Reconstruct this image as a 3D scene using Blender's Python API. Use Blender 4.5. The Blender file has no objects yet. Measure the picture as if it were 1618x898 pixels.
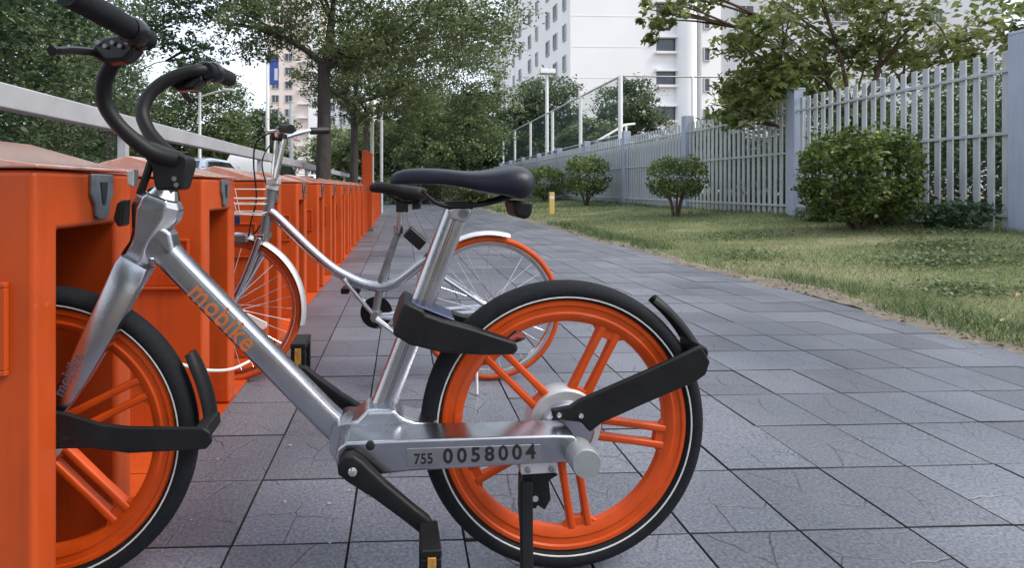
import bpy, bmesh, math, random
import numpy as np
from mathutils import Vector, Matrix

# ------------------------------------------------------------------ camera, sky, sun
sc = bpy.context.scene
C = sc.collection
R = math.radians
PI = math.pi

cam_d = bpy.data.cameras.new("camera")
cam = bpy.data.objects.new("camera", cam_d)
C.objects.link(cam)
cam.location = (0, 0, 0.80)
cam.rotation_euler = (R(90), 0, -math.atan(35 / 850))
cam_d.sensor_width = 36
cam_d.lens = 36 * 850 / 1618
cam_d.shift_x = 139 / 1618
cam_d.shift_y = -152 / 1618
cam_d.clip_start = 0.05
cam_d.clip_end = 3000
sc.camera = cam

SUN_EL, SUN_AZ = R(50), R(112)          # azimuth clockwise from +Y: behind right
w = bpy.data.worlds.new("World")
sc.world = w
w.use_nodes = True
nt = w.node_tree
nt.nodes.clear()
sky = nt.nodes.new("ShaderNodeTexSky")
sky.sky_type = 'NISHITA'
sky.sun_disc = False
sky.sun_elevation = SUN_EL
sky.sun_rotation = SUN_AZ
sky.air_density = 1.3
sky.dust_density = 3.0
sky.ozone_density = 1.5
mixw = nt.nodes.new("ShaderNodeMix")
mixw.data_type = 'RGBA'
mixw.inputs[0].default_value = 0.66
mixw.inputs[7].default_value = (8.8, 9.3, 10.3, 1)     # thin white cloud veil
bg = nt.nodes.new("ShaderNodeBackground")
bg.inputs[1].default_value = 0.14
wo = nt.nodes.new("ShaderNodeOutputWorld")
nt.links.new(sky.outputs[0], mixw.inputs[6])
nt.links.new(mixw.outputs[2], bg.inputs[0])
nt.links.new(bg.outputs[0], wo.inputs[0])

sun_d = bpy.data.lights.new("sun", 'SUN')
sun_d.energy = 2.3
sun_d.angle = R(22)
sun_d.color = (1.0, 0.93, 0.82)
sun = bpy.data.objects.new("sun", sun_d)
C.objects.link(sun)
sdir = Vector((math.sin(SUN_AZ) * math.cos(SUN_EL), math.cos(SUN_AZ) * math.cos(SUN_EL), math.sin(SUN_EL)))
sun.rotation_euler = sdir.to_track_quat('Z', 'Y').to_euler()
sun.location = sdir * 30

sc.view_settings.view_transform = 'Standard'
sc.view_settings.look = 'None'
sc.view_settings.exposure = 0.45
sc.view_settings.gamma = 1.0
sc.cycles.max_bounces = 8
sc.cycles.transparent_max_bounces = 12
sc.cycles.use_denoising = True

rng = np.random.default_rng(7)
random.seed(7)

# ------------------------------------------------------------------ materials
M = {}


def new_mat(name):
    m = bpy.data.materials.new(name)
    m.use_nodes = True
    M[name] = m
    return m, m.node_tree, m.node_tree.nodes["Principled BSDF"]


def N(nt, kind, **kw):
    n = nt.nodes.new(kind)
    for k, v in kw.items():
        setattr(n, k, v)
    return n


def simple(name, col, rough=0.5, metal=0.0, vary=0.10, scale=14, bump=0.0, bscale=200, coat=0.0, rvary=0.1, dirt_or_sheen=0.0, dirt_or_sheen_col=(.2, .18, .15), streak=0.0, streakcol=(.1, .09, .08), scuff=0.0, scuffcol=(.5, .45, .42), spec=.5):
    """base colour with slight cloudy variation, roughness variation, fine bump, optional dirt specks"""
    m, nt, p = new_mat(name)
    tc = N(nt, "ShaderNodeTexCoord")
    nz = N(nt, "ShaderNodeTexNoise")
    nz.inputs["Scale"].default_value = scale
    nz.inputs["Detail"].default_value = 5
    nt.links.new(tc.outputs["Object"], nz.inputs["Vector"])
    ramp = N(nt, "ShaderNodeValToRGB")
    a = [c * (1 - vary) for c in col]
    b = [min(1, c * (1 + vary)) for c in col]
    ramp.color_ramp.elements[0].position = .3
    ramp.color_ramp.elements[1].position = .7
    ramp.color_ramp.elements[0].color = (*a, 1)
    ramp.color_ramp.elements[1].color = (*b, 1)
    nt.links.new(nz.outputs[0], ramp.inputs[0])
    out = ramp.outputs[0]
    if dirt_or_sheen:
        nd = N(nt, "ShaderNodeTexNoise")
        nd.inputs["Scale"].default_value = scale * 2.3
        nd.inputs["Detail"].default_value = 9
        nd.inputs["Roughness"].default_value = .7
        nt.links.new(tc.outputs["Object"], nd.inputs["Vector"])
        mr = N(nt, "ShaderNodeMapRange")
        mr.inputs[1].default_value = .52
        mr.inputs[2].default_value = .75
        mr.inputs[3].default_value = 0
        mr.inputs[4].default_value = dirt_or_sheen
        nt.links.new(nd.outputs[0], mr.inputs[0])
        mx = N(nt, "ShaderNodeMix", data_type='RGBA')
        nt.links.new(mr.outputs[0], mx.inputs[0])
        nt.links.new(out, mx.inputs[6])
        mx.inputs[7].default_value = (*dirt_or_sheen_col, 1)
        out = mx.outputs[2]
    def overlay(vecscale, scale, lo, hi, amt, colr, det=6, rg=.65):
        nonlocal out
        geo = N(nt, "ShaderNodeNewGeometry")
        vm = N(nt, "ShaderNodeVectorMath", operation='MULTIPLY')
        vm.inputs[1].default_value = vecscale
        nt.links.new(geo.outputs["Position"], vm.inputs[0])
        nn = N(nt, "ShaderNodeTexNoise")
        nn.inputs["Scale"].default_value = scale
        nn.inputs["Detail"].default_value = det
        nn.inputs["Roughness"].default_value = rg
        nt.links.new(vm.outputs[0], nn.inputs["Vector"])
        r_ = N(nt, "ShaderNodeMapRange")
        r_.inputs[1].default_value = lo
        r_.inputs[2].default_value = hi
        r_.inputs[3].default_value = 0
        r_.inputs[4].default_value = amt
        nt.links.new(nn.outputs[0], r_.inputs[0])
        mx_ = N(nt, "ShaderNodeMix", data_type='RGBA')
        nt.links.new(r_.outputs[0], mx_.inputs[0])
        nt.links.new(out, mx_.inputs[6])
        mx_.inputs[7].default_value = (*colr, 1)
        out = mx_.outputs[2]

    if streak:                                   # rain streaks running down
        overlay((1, 1, .055), 26, .48, .72, streak, streakcol)
    if scuff:                                    # small chips and scratches
        overlay((1, 1, 1), 60, .66, .70, scuff, scuffcol, 8, .75)
        overlay((1.0, 1.0, 2.5), 22, .70, .72, scuff * .5, scuffcol, 4, .5)
    p.inputs["Specular IOR Level"].default_value = spec
    nt.links.new(out, p.inputs["Base Color"])
    mr2 = N(nt, "ShaderNodeMapRange")
    mr2.inputs[3].default_value = max(0.02, rough - rvary)
    mr2.inputs[4].default_value = min(1, rough + rvary)
    nt.links.new(nz.outputs[0], mr2.inputs[0])
    nt.links.new(mr2.outputs[0], p.inputs["Roughness"])
    p.inputs["Metallic"].default_value = metal
    if coat:
        p.inputs["Coat Weight"].default_value = coat
        p.inputs["Coat Roughness"].default_value = .12
    if bump:
        nb = N(nt, "ShaderNodeTexNoise")
        nb.inputs["Scale"].default_value = bscale
        nb.inputs["Detail"].default_value = 3
        nt.links.new(tc.outputs["Object"], nb.inputs["Vector"])
        bp = N(nt, "ShaderNodeBump")
        bp.inputs["Strength"].default_value = bump
        bp.inputs["Distance"].default_value = .002
        nt.links.new(nb.outputs[0], bp.inputs["Height"])
        nt.links.new(bp.outputs[0], p.inputs["Normal"])
    return m


simple("alloy", (.46, .47, .51), .25, 1.0, .10, 9, .10, 260, rvary=.1, dirt_or_sheen=.35, dirt_or_sheen_col=(.25, .25, .28), scuff=.4, scuffcol=(.2, .2, .22))
simple("alloy_pale", (.62, .63, .65), .4, .6, .05, 20, rvary=.08, dirt_or_sheen=.2, dirt_or_sheen_col=(.45, .44, .42))
simple("cap_metal", (.36, .38, .40), .45, .55, .06, 30, dirt_or_sheen=.3, dirt_or_sheen_col=(.22, .22, .22), scuff=.4, scuffcol=(.15, .15, .15))
simple("chrome", (.75, .75, .76), .2, 1.0, .05, 20)
simple("steel_dark", (.22, .23, .25), .45, .7, .15, 30)
simple("black_plastic", (.0065, .007, .0085), .5, 0, .3, 18, .25, 500, dirt_or_sheen=.15, dirt_or_sheen_col=(.03, .03, .03), scuff=.35, scuffcol=(.05, .05, .055), spec=.3)
simple("black_gloss", (.006, .0065, .008), .28, 0, .3, 30, dirt_or_sheen=.2, dirt_or_sheen_col=(.03, .03, .03), spec=.4)
simple("rubber", (.008, .010, .014), .8, 0, .25, 40, .5, 420, dirt_or_sheen=.4, dirt_or_sheen_col=(.035, .034, .036), spec=.25)
simple("saddle_skin", (.005, .007, .018), .33, 0, .2, 25, .3, 700, scuff=.3, scuffcol=(.06, .06, .07), spec=.4)
simple("solar_blue", (.03, .045, .12), .25, 0, .2, 60)
simple("rim_orange", (.56, .068, .007), .38, 0, .10, 14, dirt_or_sheen=.35, dirt_or_sheen_col=(.30, .06, .02), scuff=.35, scuffcol=(.45, .25, .18), spec=.3)
simple("tyre_orange", (.50, .070, .012), .65, 0, .15, 30, dirt_or_sheen=.35, dirt_or_sheen_col=(.22, .08, .045), spec=.25)
simple("white_stripe", (.62, .63, .62), .5, 0, .1, 50, dirt_or_sheen=.3)
simple("white_paint", (.78, .79, .80), .5, 0, .04, 6, dirt_or_sheen=.15, dirt_or_sheen_col=(.5, .49, .46))
simple("amber", (.42, .21, .04), .3, 0, .3, 120, dirt_or_sheen=.5, dirt_or_sheen_col=(.12, .08, .03))
simple("red_lens", (.28, .03, .02), .2, 0, .1, 60)
simple("logo_orange", (.50, .13, .03), .45, 0, .1, 60)
simple("logo_violet", (.10, .075, .11), .5, 0, .1, 60)
simple("ink", (.012, .012, .014), .5, 0, .1, 60)
simple("label_plate", (.36, .37, .39), .35, .9, .08, 30, scuff=.3, scuffcol=(.2, .2, .2))
simple("dock_orange", (.49, .070, .012), .36, 0, .12, 2.6, .05, 60, rvary=.1, dirt_or_sheen=.40, dirt_or_sheen_col=(.30, .055, .016), streak=.42, streakcol=(.24, .040, .012), scuff=.45, scuffcol=(.42, .20, .13), spec=.32)
simple("dock_roof", (.56, .24, .17), .22, 0, .10, 4, coat=1.0, rvary=.08, dirt_or_sheen=.95, dirt_or_sheen_col=(.66, .55, .53), scuff=.4, scuffcol=(.3, .24, .22))  # pale base and blotches paint in the sky sheen on the roofs
simple("dock_dark", (.42, .045, .004), .45, 0, .15, 4, dirt_or_sheen=.5, dirt_or_sheen_col=(.15, .03, .012), streak=.4, streakcol=(.14, .03, .012), spec=.25)
simple("lock_grey", (.17, .20, .24), .35, .5, .15, 40, dirt_or_sheen=.3, dirt_or_sheen_col=(.09, .08, .08))
simple("rail_metal", (.40, .42, .45), .5, .2, .08, 5, dirt_or_sheen=.3, dirt_or_sheen_col=(.28, .29, .30))
simple("fence_paint", (.46, .50, .53), .5, 0, .12, 2.5, dirt_or_sheen=.40, dirt_or_sheen_col=(.27, .30, .31), streak=.4, streakcol=(.24, .25, .25), scuff=.5, scuffcol=(.20, .15, .12))
simple("post_paint", (.38, .43, .55), .55, 0, .07, 2.0, .2, 40, dirt_or_sheen=.3, dirt_or_sheen_col=(.28, .31, .37), streak=.35, streakcol=(.24, .27, .34), scuff=.3, scuffcol=(.2, .2, .22))
simple("sheet_paint", (.52, .55, .60), .6, 0, .08, 1.2, dirt_or_sheen=.4, dirt_or_sheen_col=(.40, .43, .45))
simple("pole_grey", (.55, .57, .58), .5, .3, .08, 6)
simple("pole_cream", (.62, .60, .50), .6, 0, .08, 6)
simple("yellow_paint", (.70, .50, .16), .6, 0, .1, 20, dirt_or_sheen=.4)
simple("blue_sign", (.03, .06, .30), .4, 0, .08, 5)
simple("bark", (.045, .038, .034), .9, 0, .35, 9, 1.0, 40, streak=.4, streakcol=(.10, .09, .08))
simple("bark_brown", (.10, .065, .045), .9, 0, .35, 12, 1.0, 40)
simple("asphalt", (.055, .056, .060), .9, 0, .2, 3, .6, 120)
simple("soil", (.20, .155, .105), .95, 0, .25, 5, .8, 60)
simple("verge_soil", (.17, .145, .11), .95, 0, .3, 9, 1.0, 70, dirt_or_sheen=.6, dirt_or_sheen_col=(.14, .10, .065))
simple("joint_dirt", (.045, .045, .048), .95, 0, .3, 30, spec=.1)
simple("concrete", (.38, .37, .35), .85, 0, .12, 6, .4, 90, dirt_or_sheen=.4)
simple("wall_white", (.76, .77, .79), .8, 0, .04, .15, dirt_or_sheen=.15, dirt_or_sheen_col=(.5, .51, .52), streak=.0)
simple("wall_grey", (.44, .46, .48), .8, 0, .05, .3)
simple("wall_beige", (.70, .61, .56), .8, 0, .06, .1)
simple("wall_wing", (.46, .48, .52), .8, 0, .06, .1)
simple("wall_pale", (.55, .58, .64), .8, 0, .05, .1)
simple("window_glass", (.06, .075, .095), .12, 0, .3, .6)
simple("car_silver", (.42, .50, .62), .3, .3, .04, 2, coat=.8)
simple("car_white", (.75, .76, .78), .3, 0, .03, 2, coat=.8)
simple("car_glass", (.015, .02, .025), .08, 0, .2, 2)
simple("bone_wire", (.68, .66, .62), .5, 0, .08, 20)
simple("dry_leaf", (.42, .30, .17), .8, 0, .4, 40)
simple("white_debris", (.34, .34, .34), .8, 0, .2, 40)


def leaf_mat(name, dark, mid, light, trans=.25):
    m, nt, p = new_mat(name)
    at = N(nt, "ShaderNodeAttribute", attribute_name="tone")
    ramp = N(nt, "ShaderNodeValToRGB")
    e = ramp.color_ramp.elements
    e[0].color = (*dark, 1)
    e[1].color = (*light, 1)
    e.new(.5).color = (*mid, 1)
    nt.links.new(at.outputs["Fac"], ramp.inputs[0])
    nt.links.new(ramp.outputs[0], p.inputs["Base Color"])
    p.inputs["Roughness"].default_value = .5
    tr = N(nt, "ShaderNodeBsdfTranslucent")
    nt.links.new(ramp.outputs[0], tr.inputs[0])
    mx = N(nt, "ShaderNodeMixShader")
    mx.inputs[0].default_value = trans
    nt.links.new(p.outputs[0], mx.inputs[1])
    nt.links.new(tr.outputs[0], mx.inputs[2])
    nt.links.new(mx.outputs[0], nt.nodes["Material Output"].inputs[0])
    return m


leaf_mat("leaf_olive", (.058, .084, .032), (.125, .162, .064), (.24, .275, .12), .44)
leaf_mat("leaf_dark", (.026, .052, .028), (.064, .110, .054), (.15, .21, .10), .34)
leaf_mat("leaf_mid", (.055, .085, .032), (.120, .165, .065), (.26, .30, .13), .38)
leaf_mat("leaf_blue", (.050, .082, .042), (.105, .150, .080), (.22, .265, .15), .38)
leaf_mat("leaf_light", (.075, .108, .046), (.155, .205, .088), (.31, .355, .17), .42)
leaf_mat("leaf_right", (.085, .118, .035), (.19, .235, .075), (.38, .42, .18), .58)
leaf_mat("leaf_bush", (.035, .064, .016), (.115, .165, .042), (.31, .37, .11), .36)
leaf_mat("grass_blade", (.062, .108, .036), (.145, .205, .080), (.34, .35, .19), .28)


def paver_material():
    m, nt, p = new_mat("paver")
    tc = N(nt, "ShaderNodeTexCoord")
    oi = N(nt, "ShaderNodeObjectInfo")
    geo = N(nt, "ShaderNodeNewGeometry")
    # world position for cloudy stain, fine grain
    n1 = N(nt, "ShaderNodeTexNoise"); n1.inputs["Scale"].default_value = 1.3; n1.inputs["Detail"].default_value = 6
    nt.links.new(geo.outputs["Position"], n1.inputs["Vector"])
    n2 = N(nt, "ShaderNodeTexNoise"); n2.inputs["Scale"].default_value = 130; n2.inputs["Detail"].default_value = 3; n2.inputs["Roughness"].default_value = .7
    nt.links.new(geo.outputs["Position"], n2.inputs["Vector"])
    r1 = N(nt, "ShaderNodeValToRGB")
    r1.color_ramp.elements[0].position = .32; r1.color_ramp.elements[1].position = .72
    r1.color_ramp.elements[0].color = (.084, .091, .116, 1)
    r1.color_ramp.elements[1].color = (.148, .156, .187, 1)
    nt.links.new(n1.outputs[0], r1.inputs[0])
    r2 = N(nt, "ShaderNodeMapRange"); r2.inputs[1].default_value = .3; r2.inputs[2].default_value = .72; r2.inputs[3].default_value = .40; r2.inputs[4].default_value = 1.70
    nt.links.new(n2.outputs[0], r2.inputs[0])
    mul = N(nt, "ShaderNodeMix", data_type='RGBA', blend_type='MULTIPLY'); mul.inputs[0].default_value = 1
    nt.links.new(r1.outputs[0], mul.inputs[6]); nt.links.new(r2.outputs[0], mul.inputs[7])
    # per tile tone
    r3 = N(nt, "ShaderNodeMapRange"); r3.inputs[3].default_value = .80; r3.inputs[4].default_value = 1.17
    at = N(nt, "ShaderNodeAttribute", attribute_name="tone")
    ad = N(nt, "ShaderNodeMath", operation='ADD'); nt.links.new(oi.outputs["Random"], ad.inputs[0]); nt.links.new(at.outputs["Fac"], ad.inputs[1])
    fr = N(nt, "ShaderNodeMath", operation='FRACT'); nt.links.new(ad.outputs[0], fr.inputs[0])
    nt.links.new(fr.outputs[0], r3.inputs[0])
    mul2 = N(nt, "ShaderNodeMix", data_type='RGBA', blend_type='MULTIPLY'); mul2.inputs[0].default_value = 1
    nt.links.new(mul.outputs[2], mul2.inputs[6]); nt.links.new(r3.outputs[0], mul2.inputs[7])
    # imprinted broken-stone lines, repeated tile by tile as stamped
    warp = N(nt, "ShaderNodeTexNoise"); warp.inputs["Scale"].default_value = 9
    nt.links.new(tc.outputs["Object"], warp.inputs["Vector"])
    va = N(nt, "ShaderNodeVectorMath", operation='MULTIPLY_ADD'); va.inputs[1].default_value = (.07, .07, 0)
    nt.links.new(warp.outputs[1], va.inputs[0]); nt.links.new(tc.outputs["Object"], va.inputs[2])
    vo = N(nt, "ShaderNodeTexVoronoi", feature='DISTANCE_TO_EDGE', voronoi_dimensions='2D'); vo.inputs["Scale"].default_value = 6.3
    nt.links.new(va.outputs[0], vo.inputs["Vector"])
    ln = N(nt, "ShaderNodeMapRange"); ln.inputs[1].default_value = .0; ln.inputs[2].default_value = .022; ln.inputs[3].default_value = 0; ln.inputs[4].default_value = 1
    nt.links.new(vo.outputs["Distance"], ln.inputs[0])
    br = N(nt, "ShaderNodeTexNoise"); br.inputs["Scale"].default_value = 5.5; nt.links.new(geo.outputs["Position"], br.inputs["Vector"])
    bm_ = N(nt, "ShaderNodeMapRange"); bm_.inputs[1].default_value = .40; bm_.inputs[2].default_value = .56; bm_.inputs[3].default_value = 0; bm_.inputs[4].default_value = 1
    nt.links.new(br.outputs[0], bm_.inputs[0])
    mxl = N(nt, "ShaderNodeMath", operation='MAXIMUM'); nt.links.new(ln.outputs[0], mxl.inputs[0]); nt.links.new(bm_.outputs[0], mxl.inputs[1])
    lc = N(nt, "ShaderNodeMapRange"); lc.inputs[3].default_value = .70; lc.inputs[4].default_value = 1
    nt.links.new(mxl.outputs[0], lc.inputs[0])
    mul3 = N(nt, "ShaderNodeMix", data_type='RGBA', blend_type='MULTIPLY'); mul3.inputs[0].default_value = 1
    nt.links.new(mul2.outputs[2], mul3.inputs[6]); nt.links.new(lc.outputs[0], mul3.inputs[7])
    # pale dusty stains
    n4 = N(nt, "ShaderNodeTexNoise"); n4.inputs["Scale"].default_value = 4.2; n4.inputs["Detail"].default_value = 10; n4.inputs["Roughness"].default_value = .75
    nt.links.new(geo.outputs["Position"], n4.inputs["Vector"])
    r4 = N(nt, "ShaderNodeMapRange"); r4.inputs[1].default_value = .6; r4.inputs[2].default_value = .75; r4.inputs[3].default_value = 0; r4.inputs[4].default_value = .45
    nt.links.new(n4.outputs[0], r4.inputs[0])
    mx4 = N(nt, "ShaderNodeMix", data_type='RGBA'); nt.links.new(r4.outputs[0], mx4.inputs[0])
    nt.links.new(mul3.outputs[2], mx4.inputs[6]); mx4.inputs[7].default_value = (.20, .20, .205, 1)
    nt.links.new(mx4.outputs[2], p.inputs["Base Color"])
    p.inputs["Roughness"].default_value = .40
    hs = N(nt, "ShaderNodeMath", operation='MULTIPLY_ADD'); hs.inputs[1].default_value = .25
    nt.links.new(n2.outputs[0], hs.inputs[0]); nt.links.new(mxl.outputs[0], hs.inputs[2])
    bp = N(nt, "ShaderNodeBump"); bp.inputs["Strength"].default_value = .75; bp.inputs["Distance"].default_value = .003
    nt.links.new(hs.outputs[0], bp.inputs["Height"]); nt.links.new(bp.outputs[0], p.inputs["Normal"])


paver_material()


def lawn_material():
    m, nt, p = new_mat("lawn_ground")
    geo = N(nt, "ShaderNodeNewGeometry")
    n1 = N(nt, "ShaderNodeTexNoise"); n1.inputs["Scale"].default_value = .9; n1.inputs["Detail"].default_value = 8
    n2 = N(nt, "ShaderNodeTexNoise"); n2.inputs["Scale"].default_value = 38; n2.inputs["Detail"].default_value = 4
    for n in (n1, n2):
        nt.links.new(geo.outputs["Position"], n.inputs["Vector"])
    r = N(nt, "ShaderNodeValToRGB")
    e = r.color_ramp.elements
    e[0].position = .3; e[0].color = (.085, .105, .036, 1)
    e[1].position = .72; e[1].color = (.27, .24, .14, 1)
    e.new(.5).color = (.14, .155, .062, 1)
    mm = N(nt, "ShaderNodeMath", operation='MULTIPLY_ADD'); mm.inputs[1].default_value = .35
    sb = N(nt, "ShaderNodeMath", operation='MULTIPLY_ADD'); sb.inputs[1].default_value = .8; sb.inputs[2].default_value = -.08
    nt.links.new(n1.outputs[0], sb.inputs[0]); nt.links.new(n2.outputs[0], mm.inputs[0]); nt.links.new(sb.outputs[0], mm.inputs[2])
    nt.links.new(mm.outputs[0], r.inputs[0]); nt.links.new(r.outputs[0], p.inputs["Base Color"])
    p.inputs["Roughness"].default_value = .95
    bp = N(nt, "ShaderNodeBump"); bp.inputs["Distance"].default_value = .02
    nt.links.new(n2.outputs[0], bp.inputs["Height"]); nt.links.new(bp.outputs[0], p.inputs["Normal"])


lawn_material()


def net_material(name, dens, col):
    m, nt, p = new_mat(name)
    p.inputs["Base Color"].default_value = col
    p.inputs["Roughness"].default_value = .6
    tr = N(nt, "ShaderNodeBsdfTransparent")
    mx = N(nt, "ShaderNodeMixShader"); mx.inputs[0].default_value = dens
    nt.links.new(tr.outputs[0], mx.inputs[1]); nt.links.new(p.outputs[0], mx.inputs[2])
    nt.links.new(mx.outputs[0], nt.nodes["Material Output"].inputs[0])


net_material("net", .13, (.10, .17, .16, 1))
net_material("net_dense", .62, (.10, .16, .18, 1))

# ------------------------------------------------------------------ mesh helpers


class MB:
    def __init__(self):
        self.v, self.f = [], []

    def add(self, v, f):
        o = len(self.v)
        self.v += [tuple(p) for p in v]
        self.f += [tuple(i + o for i in q) for q in f]
        return self

    def box(self, x0, x1, y0, y1, z0, z1):
        v = [(x0, y0, z0), (x1, y0, z0), (x1, y1, z0), (x0, y1, z0), (x0, y0, z1), (x1, y0, z1), (x1, y1, z1), (x0, y1, z1)]
        f = [(0, 3, 2, 1), (4, 5, 6, 7), (0, 1, 5, 4), (1, 2, 6, 5), (2, 3, 7, 6), (3, 0, 4, 7)]
        return self.add(v, f)

    def prism(self, outline, t0, t1, ax='y'):
        """outline (a, b) extruded along t.  ax y: (a,t,b)  x: (t,a,b)  z: (a,b,t)"""
        n = len(outline)
        mp = {'y': lambda a, b, t: (a, t, b), 'x': lambda a, b, t: (t, a, b), 'z': lambda a, b, t: (a, b, t)}[ax]
        v = [mp(a, b, t0) for a, b in outline] + [mp(a, b, t1) for a, b in outline]
        f = [tuple(range(n)), tuple(range(2 * n - 1, n - 1, -1))]
        f += [(i, i + n, (i + 1) % n + n, (i + 1) % n) for i in range(n)]
        return self.add(v, f)

    def loft(self, rings, cap=True):
        n = len(rings[0])
        v = [p for r in rings for p in r]
        f = []
        for k in range(len(rings) - 1):
            for i in range(n):
                j = (i + 1) % n
                f.append((k * n + i, k * n + j, (k + 1) * n + j, (k + 1) * n + i))
        if cap:
            f.append(tuple(range(n - 1, -1, -1)))
            f.append(tuple(range((len(rings) - 1) * n, len(rings) * n)))
        return self.add(v, f)

    def sweep(self, path, prof, ref=(0, 1, 0), scale=None, cap=True):
        """prof: (a along ref-side, b along other side)"""
        P = [Vector(p) for p in path]
        rings = []
        side = Vector(ref)
        for i, p in enumerate(P):
            t = (P[min(i + 1, len(P) - 1)] - P[max(i - 1, 0)]).normalized()
            side = (side - t * side.dot(t))
            if side.length < 1e-5:
                side = t.orthogonal()
            side.normalize()
            up = t.cross(side)
            s = 1 if scale is None else scale[i]
            if not isinstance(s, tuple):
                s = (s, s)
            rings.append([p + side * (a * s[0]) + up * (b * s[1]) for a, b in prof])
        return self.loft(rings, cap)

    def tube(self, path, r, seg=10, cap=True):
        rr = r if isinstance(r, (list, tuple)) else [r] * len(path)
        prof = [(math.cos(2 * PI * k / seg), math.sin(2 * PI * k / seg)) for k in range(seg)]
        return self.sweep(path, prof, (0, 1, 0.013), rr, cap)

    def lathe(self, prof, seg=48, c=(0, 0, 0), closed=False):
        """prof (r, v) about the y axis through c"""
        n = len(prof)
        v, f = [], []
        for k in range(seg):
            a = 2 * PI * k / seg
            for r, y in prof:
                v.append((c[0] + r * math.cos(a), c[1] + y, c[2] + r * math.sin(a)))
        m = n if closed else n - 1
        for k in range(seg):
            k2 = (k + 1) % seg
            for i in range(m):
                j = (i + 1) % n
                f.append((k * n + i, k * n + j, k2 * n + j, k2 * n + i))
        return self.add(v, f)

    def obj(self, name, mat, parent=None, bevel=0, seg=2, smooth=35, **props):
        me = bpy.data.meshes.new(name)
        me.from_pydata(self.v, [], self.f)
        me.update()
        bm = bmesh.new()
        bm.from_mesh(me)
        bmesh.ops.recalc_face_normals(bm, faces=bm.faces)
        bm.to_mesh(me)
        bm.free()
        if smooth:
            me.polygons.foreach_set("use_smooth", [True] * len(me.polygons))
            me.set_sharp_from_angle(angle=R(smooth))
        me.materials.append(M[mat])
        o = bpy.data.objects.new(name, me)
        C.objects.link(o)
        if parent:
            o.parent = parent
        if bevel:
            b = o.modifiers.new("bevel", 'BEVEL')
            b.width = bevel
            b.segments = seg
            b.limit_method = 'ANGLE'
            b.angle_limit = R(30)
            b.harden_normals = True
        for k, v in props.items():
            o[k] = v
        return o


def smooth_path(pts, n=6):
    P = [Vector(p) for p in pts]
    out = []
    for i in range(len(P) - 1):
        p0, p1, p2, p3 = P[max(i - 1, 0)], P[i], P[i + 1], P[min(i + 2, len(P) - 1)]
        for k in range(n):
            t = k / n
            out.append(0.5 * ((2 * p1) + (p2 - p0) * t + (2 * p0 - 5 * p1 + 4 * p2 - p3) * t * t + (3 * p1 - p0 - 3 * p2 + p3) * t ** 3))
    out.append(P[-1])
    return out


def rrect(a, b, r, n=4):
    """rounded rectangle half sizes a, b"""
    out = []
    for cx, cy, s in ((a - r, b - r, 0), (-a + r, b - r, 90), (-a + r, -b + r, 180), (a - r, -b + r, 270)):
        for k in range(n + 1):
            t = R(s + 90 * k / n)
            out.append((cx + r * math.cos(t), cy + r * math.sin(t)))
    return out


def thing(name, label, cat, loc=(0, 0, 0), rz=0, group=None, **kw):
    o = bpy.data.objects.new(name, None)
    o.empty_display_size = .1
    C.objects.link(o)
    o.location = loc
    o.rotation_euler = (0, 0, rz)
    o["label"] = label
    o["category"] = cat
    if group:
        o["group"] = group
    return o


def tag(o, label, cat, group=None, kind=None):
    o["label"] = label
    o["category"] = cat
    if group:
        o["group"] = group
    if kind:
        o["kind"] = kind
    return o


def part_empty(name, parent, loc=(0, 0, 0)):
    o = bpy.data.objects.new(name, None)
    C.objects.link(o)
    o.parent = parent
    o.location = loc
    return o


def copy_tree(o, parent=None):
    c = o.copy()
    C.objects.link(c)
    c.parent = parent
    for ch in list(o.children):
        copy_tree(ch, c)
    return c


def text_mesh(name, body, size, mat, parent, origin, xdir, ydir, sx=1.0, depth=.0006, bold=0.0, spacing=1.0):
    cu = bpy.data.curves.new(name, 'FONT')
    cu.body = body
    cu.size = size
    cu.extrude = depth
    cu.offset = bold
    cu.space_character = spacing
    cu.resolution_u = 4
    tmp = bpy.data.objects.new(name + "_src", cu)
    C.objects.link(tmp)
    dg = bpy.context.evaluated_depsgraph_get()
    me = bpy.data.meshes.new_from_object(tmp.evaluated_get(dg))
    bpy.data.objects.remove(tmp)
    me.name = name
    me.materials.clear()
    me.materials.append(M[mat])
    X = Vector(xdir).normalized() * sx
    Y = Vector(ydir).normalized()
    Z = Vector(xdir).normalized().cross(Y)
    m = Matrix((X, Y, Z)).transposed().to_4x4()
    m.translation = Vector(origin)
    me.transform(m)
    o = bpy.data.objects.new(name, me)
    C.objects.link(o)
    o.parent = parent
    return o


# ------------------------------------------------------------------ setting: ground, paving, lawn, road
CAMY = math.atan(35 / 850)


def proj(x, y, z):
    d = x * math.sin(CAMY) + y * math.cos(CAMY)
    if d < .05:
        return None
    u = x * math.cos(CAMY) - y * math.sin(CAMY)
    return 670 + 850 * u / d, 297 - 850 * (z - .8) / d


def inframe(x, y, z, m=40):
    q = proj(x, y, z)
    return q is not None and -m < q[0] < 1618 + m and -m < q[1] < 898 + m


g = MB()
S = 900
g.add([(-S, -S, -.06), (S, -S, -.06), (S, S, -.06), (-S, S, -.06)], [(0, 1, 2, 3)]).obj("ground", "soil", smooth=0, kind="structure")
g = MB()
g.add([(-12, -30, -.05), (-2.05, -30, -.05), (-2.05, 220, -.05), (-12, 220, -.05)], [(0, 1, 2, 3)]).obj("road", "asphalt", smooth=0, kind="structure")
g = MB().box(-2.05, -1.9, -6, 60, -.06, .02)
g.obj("road_kerb", "concrete", bevel=.01, kind="structure")

TX0, TW, TY0, TD, JT = .926 - .2613 * 11, .2613, 1.217 - .27 * 6, .27, .0034
pav = MB().box(-1.9, 3.06, -1.2, 60, -.055, -.012).obj("pavement", "joint_dirt", smooth=0, kind="structure")


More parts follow.
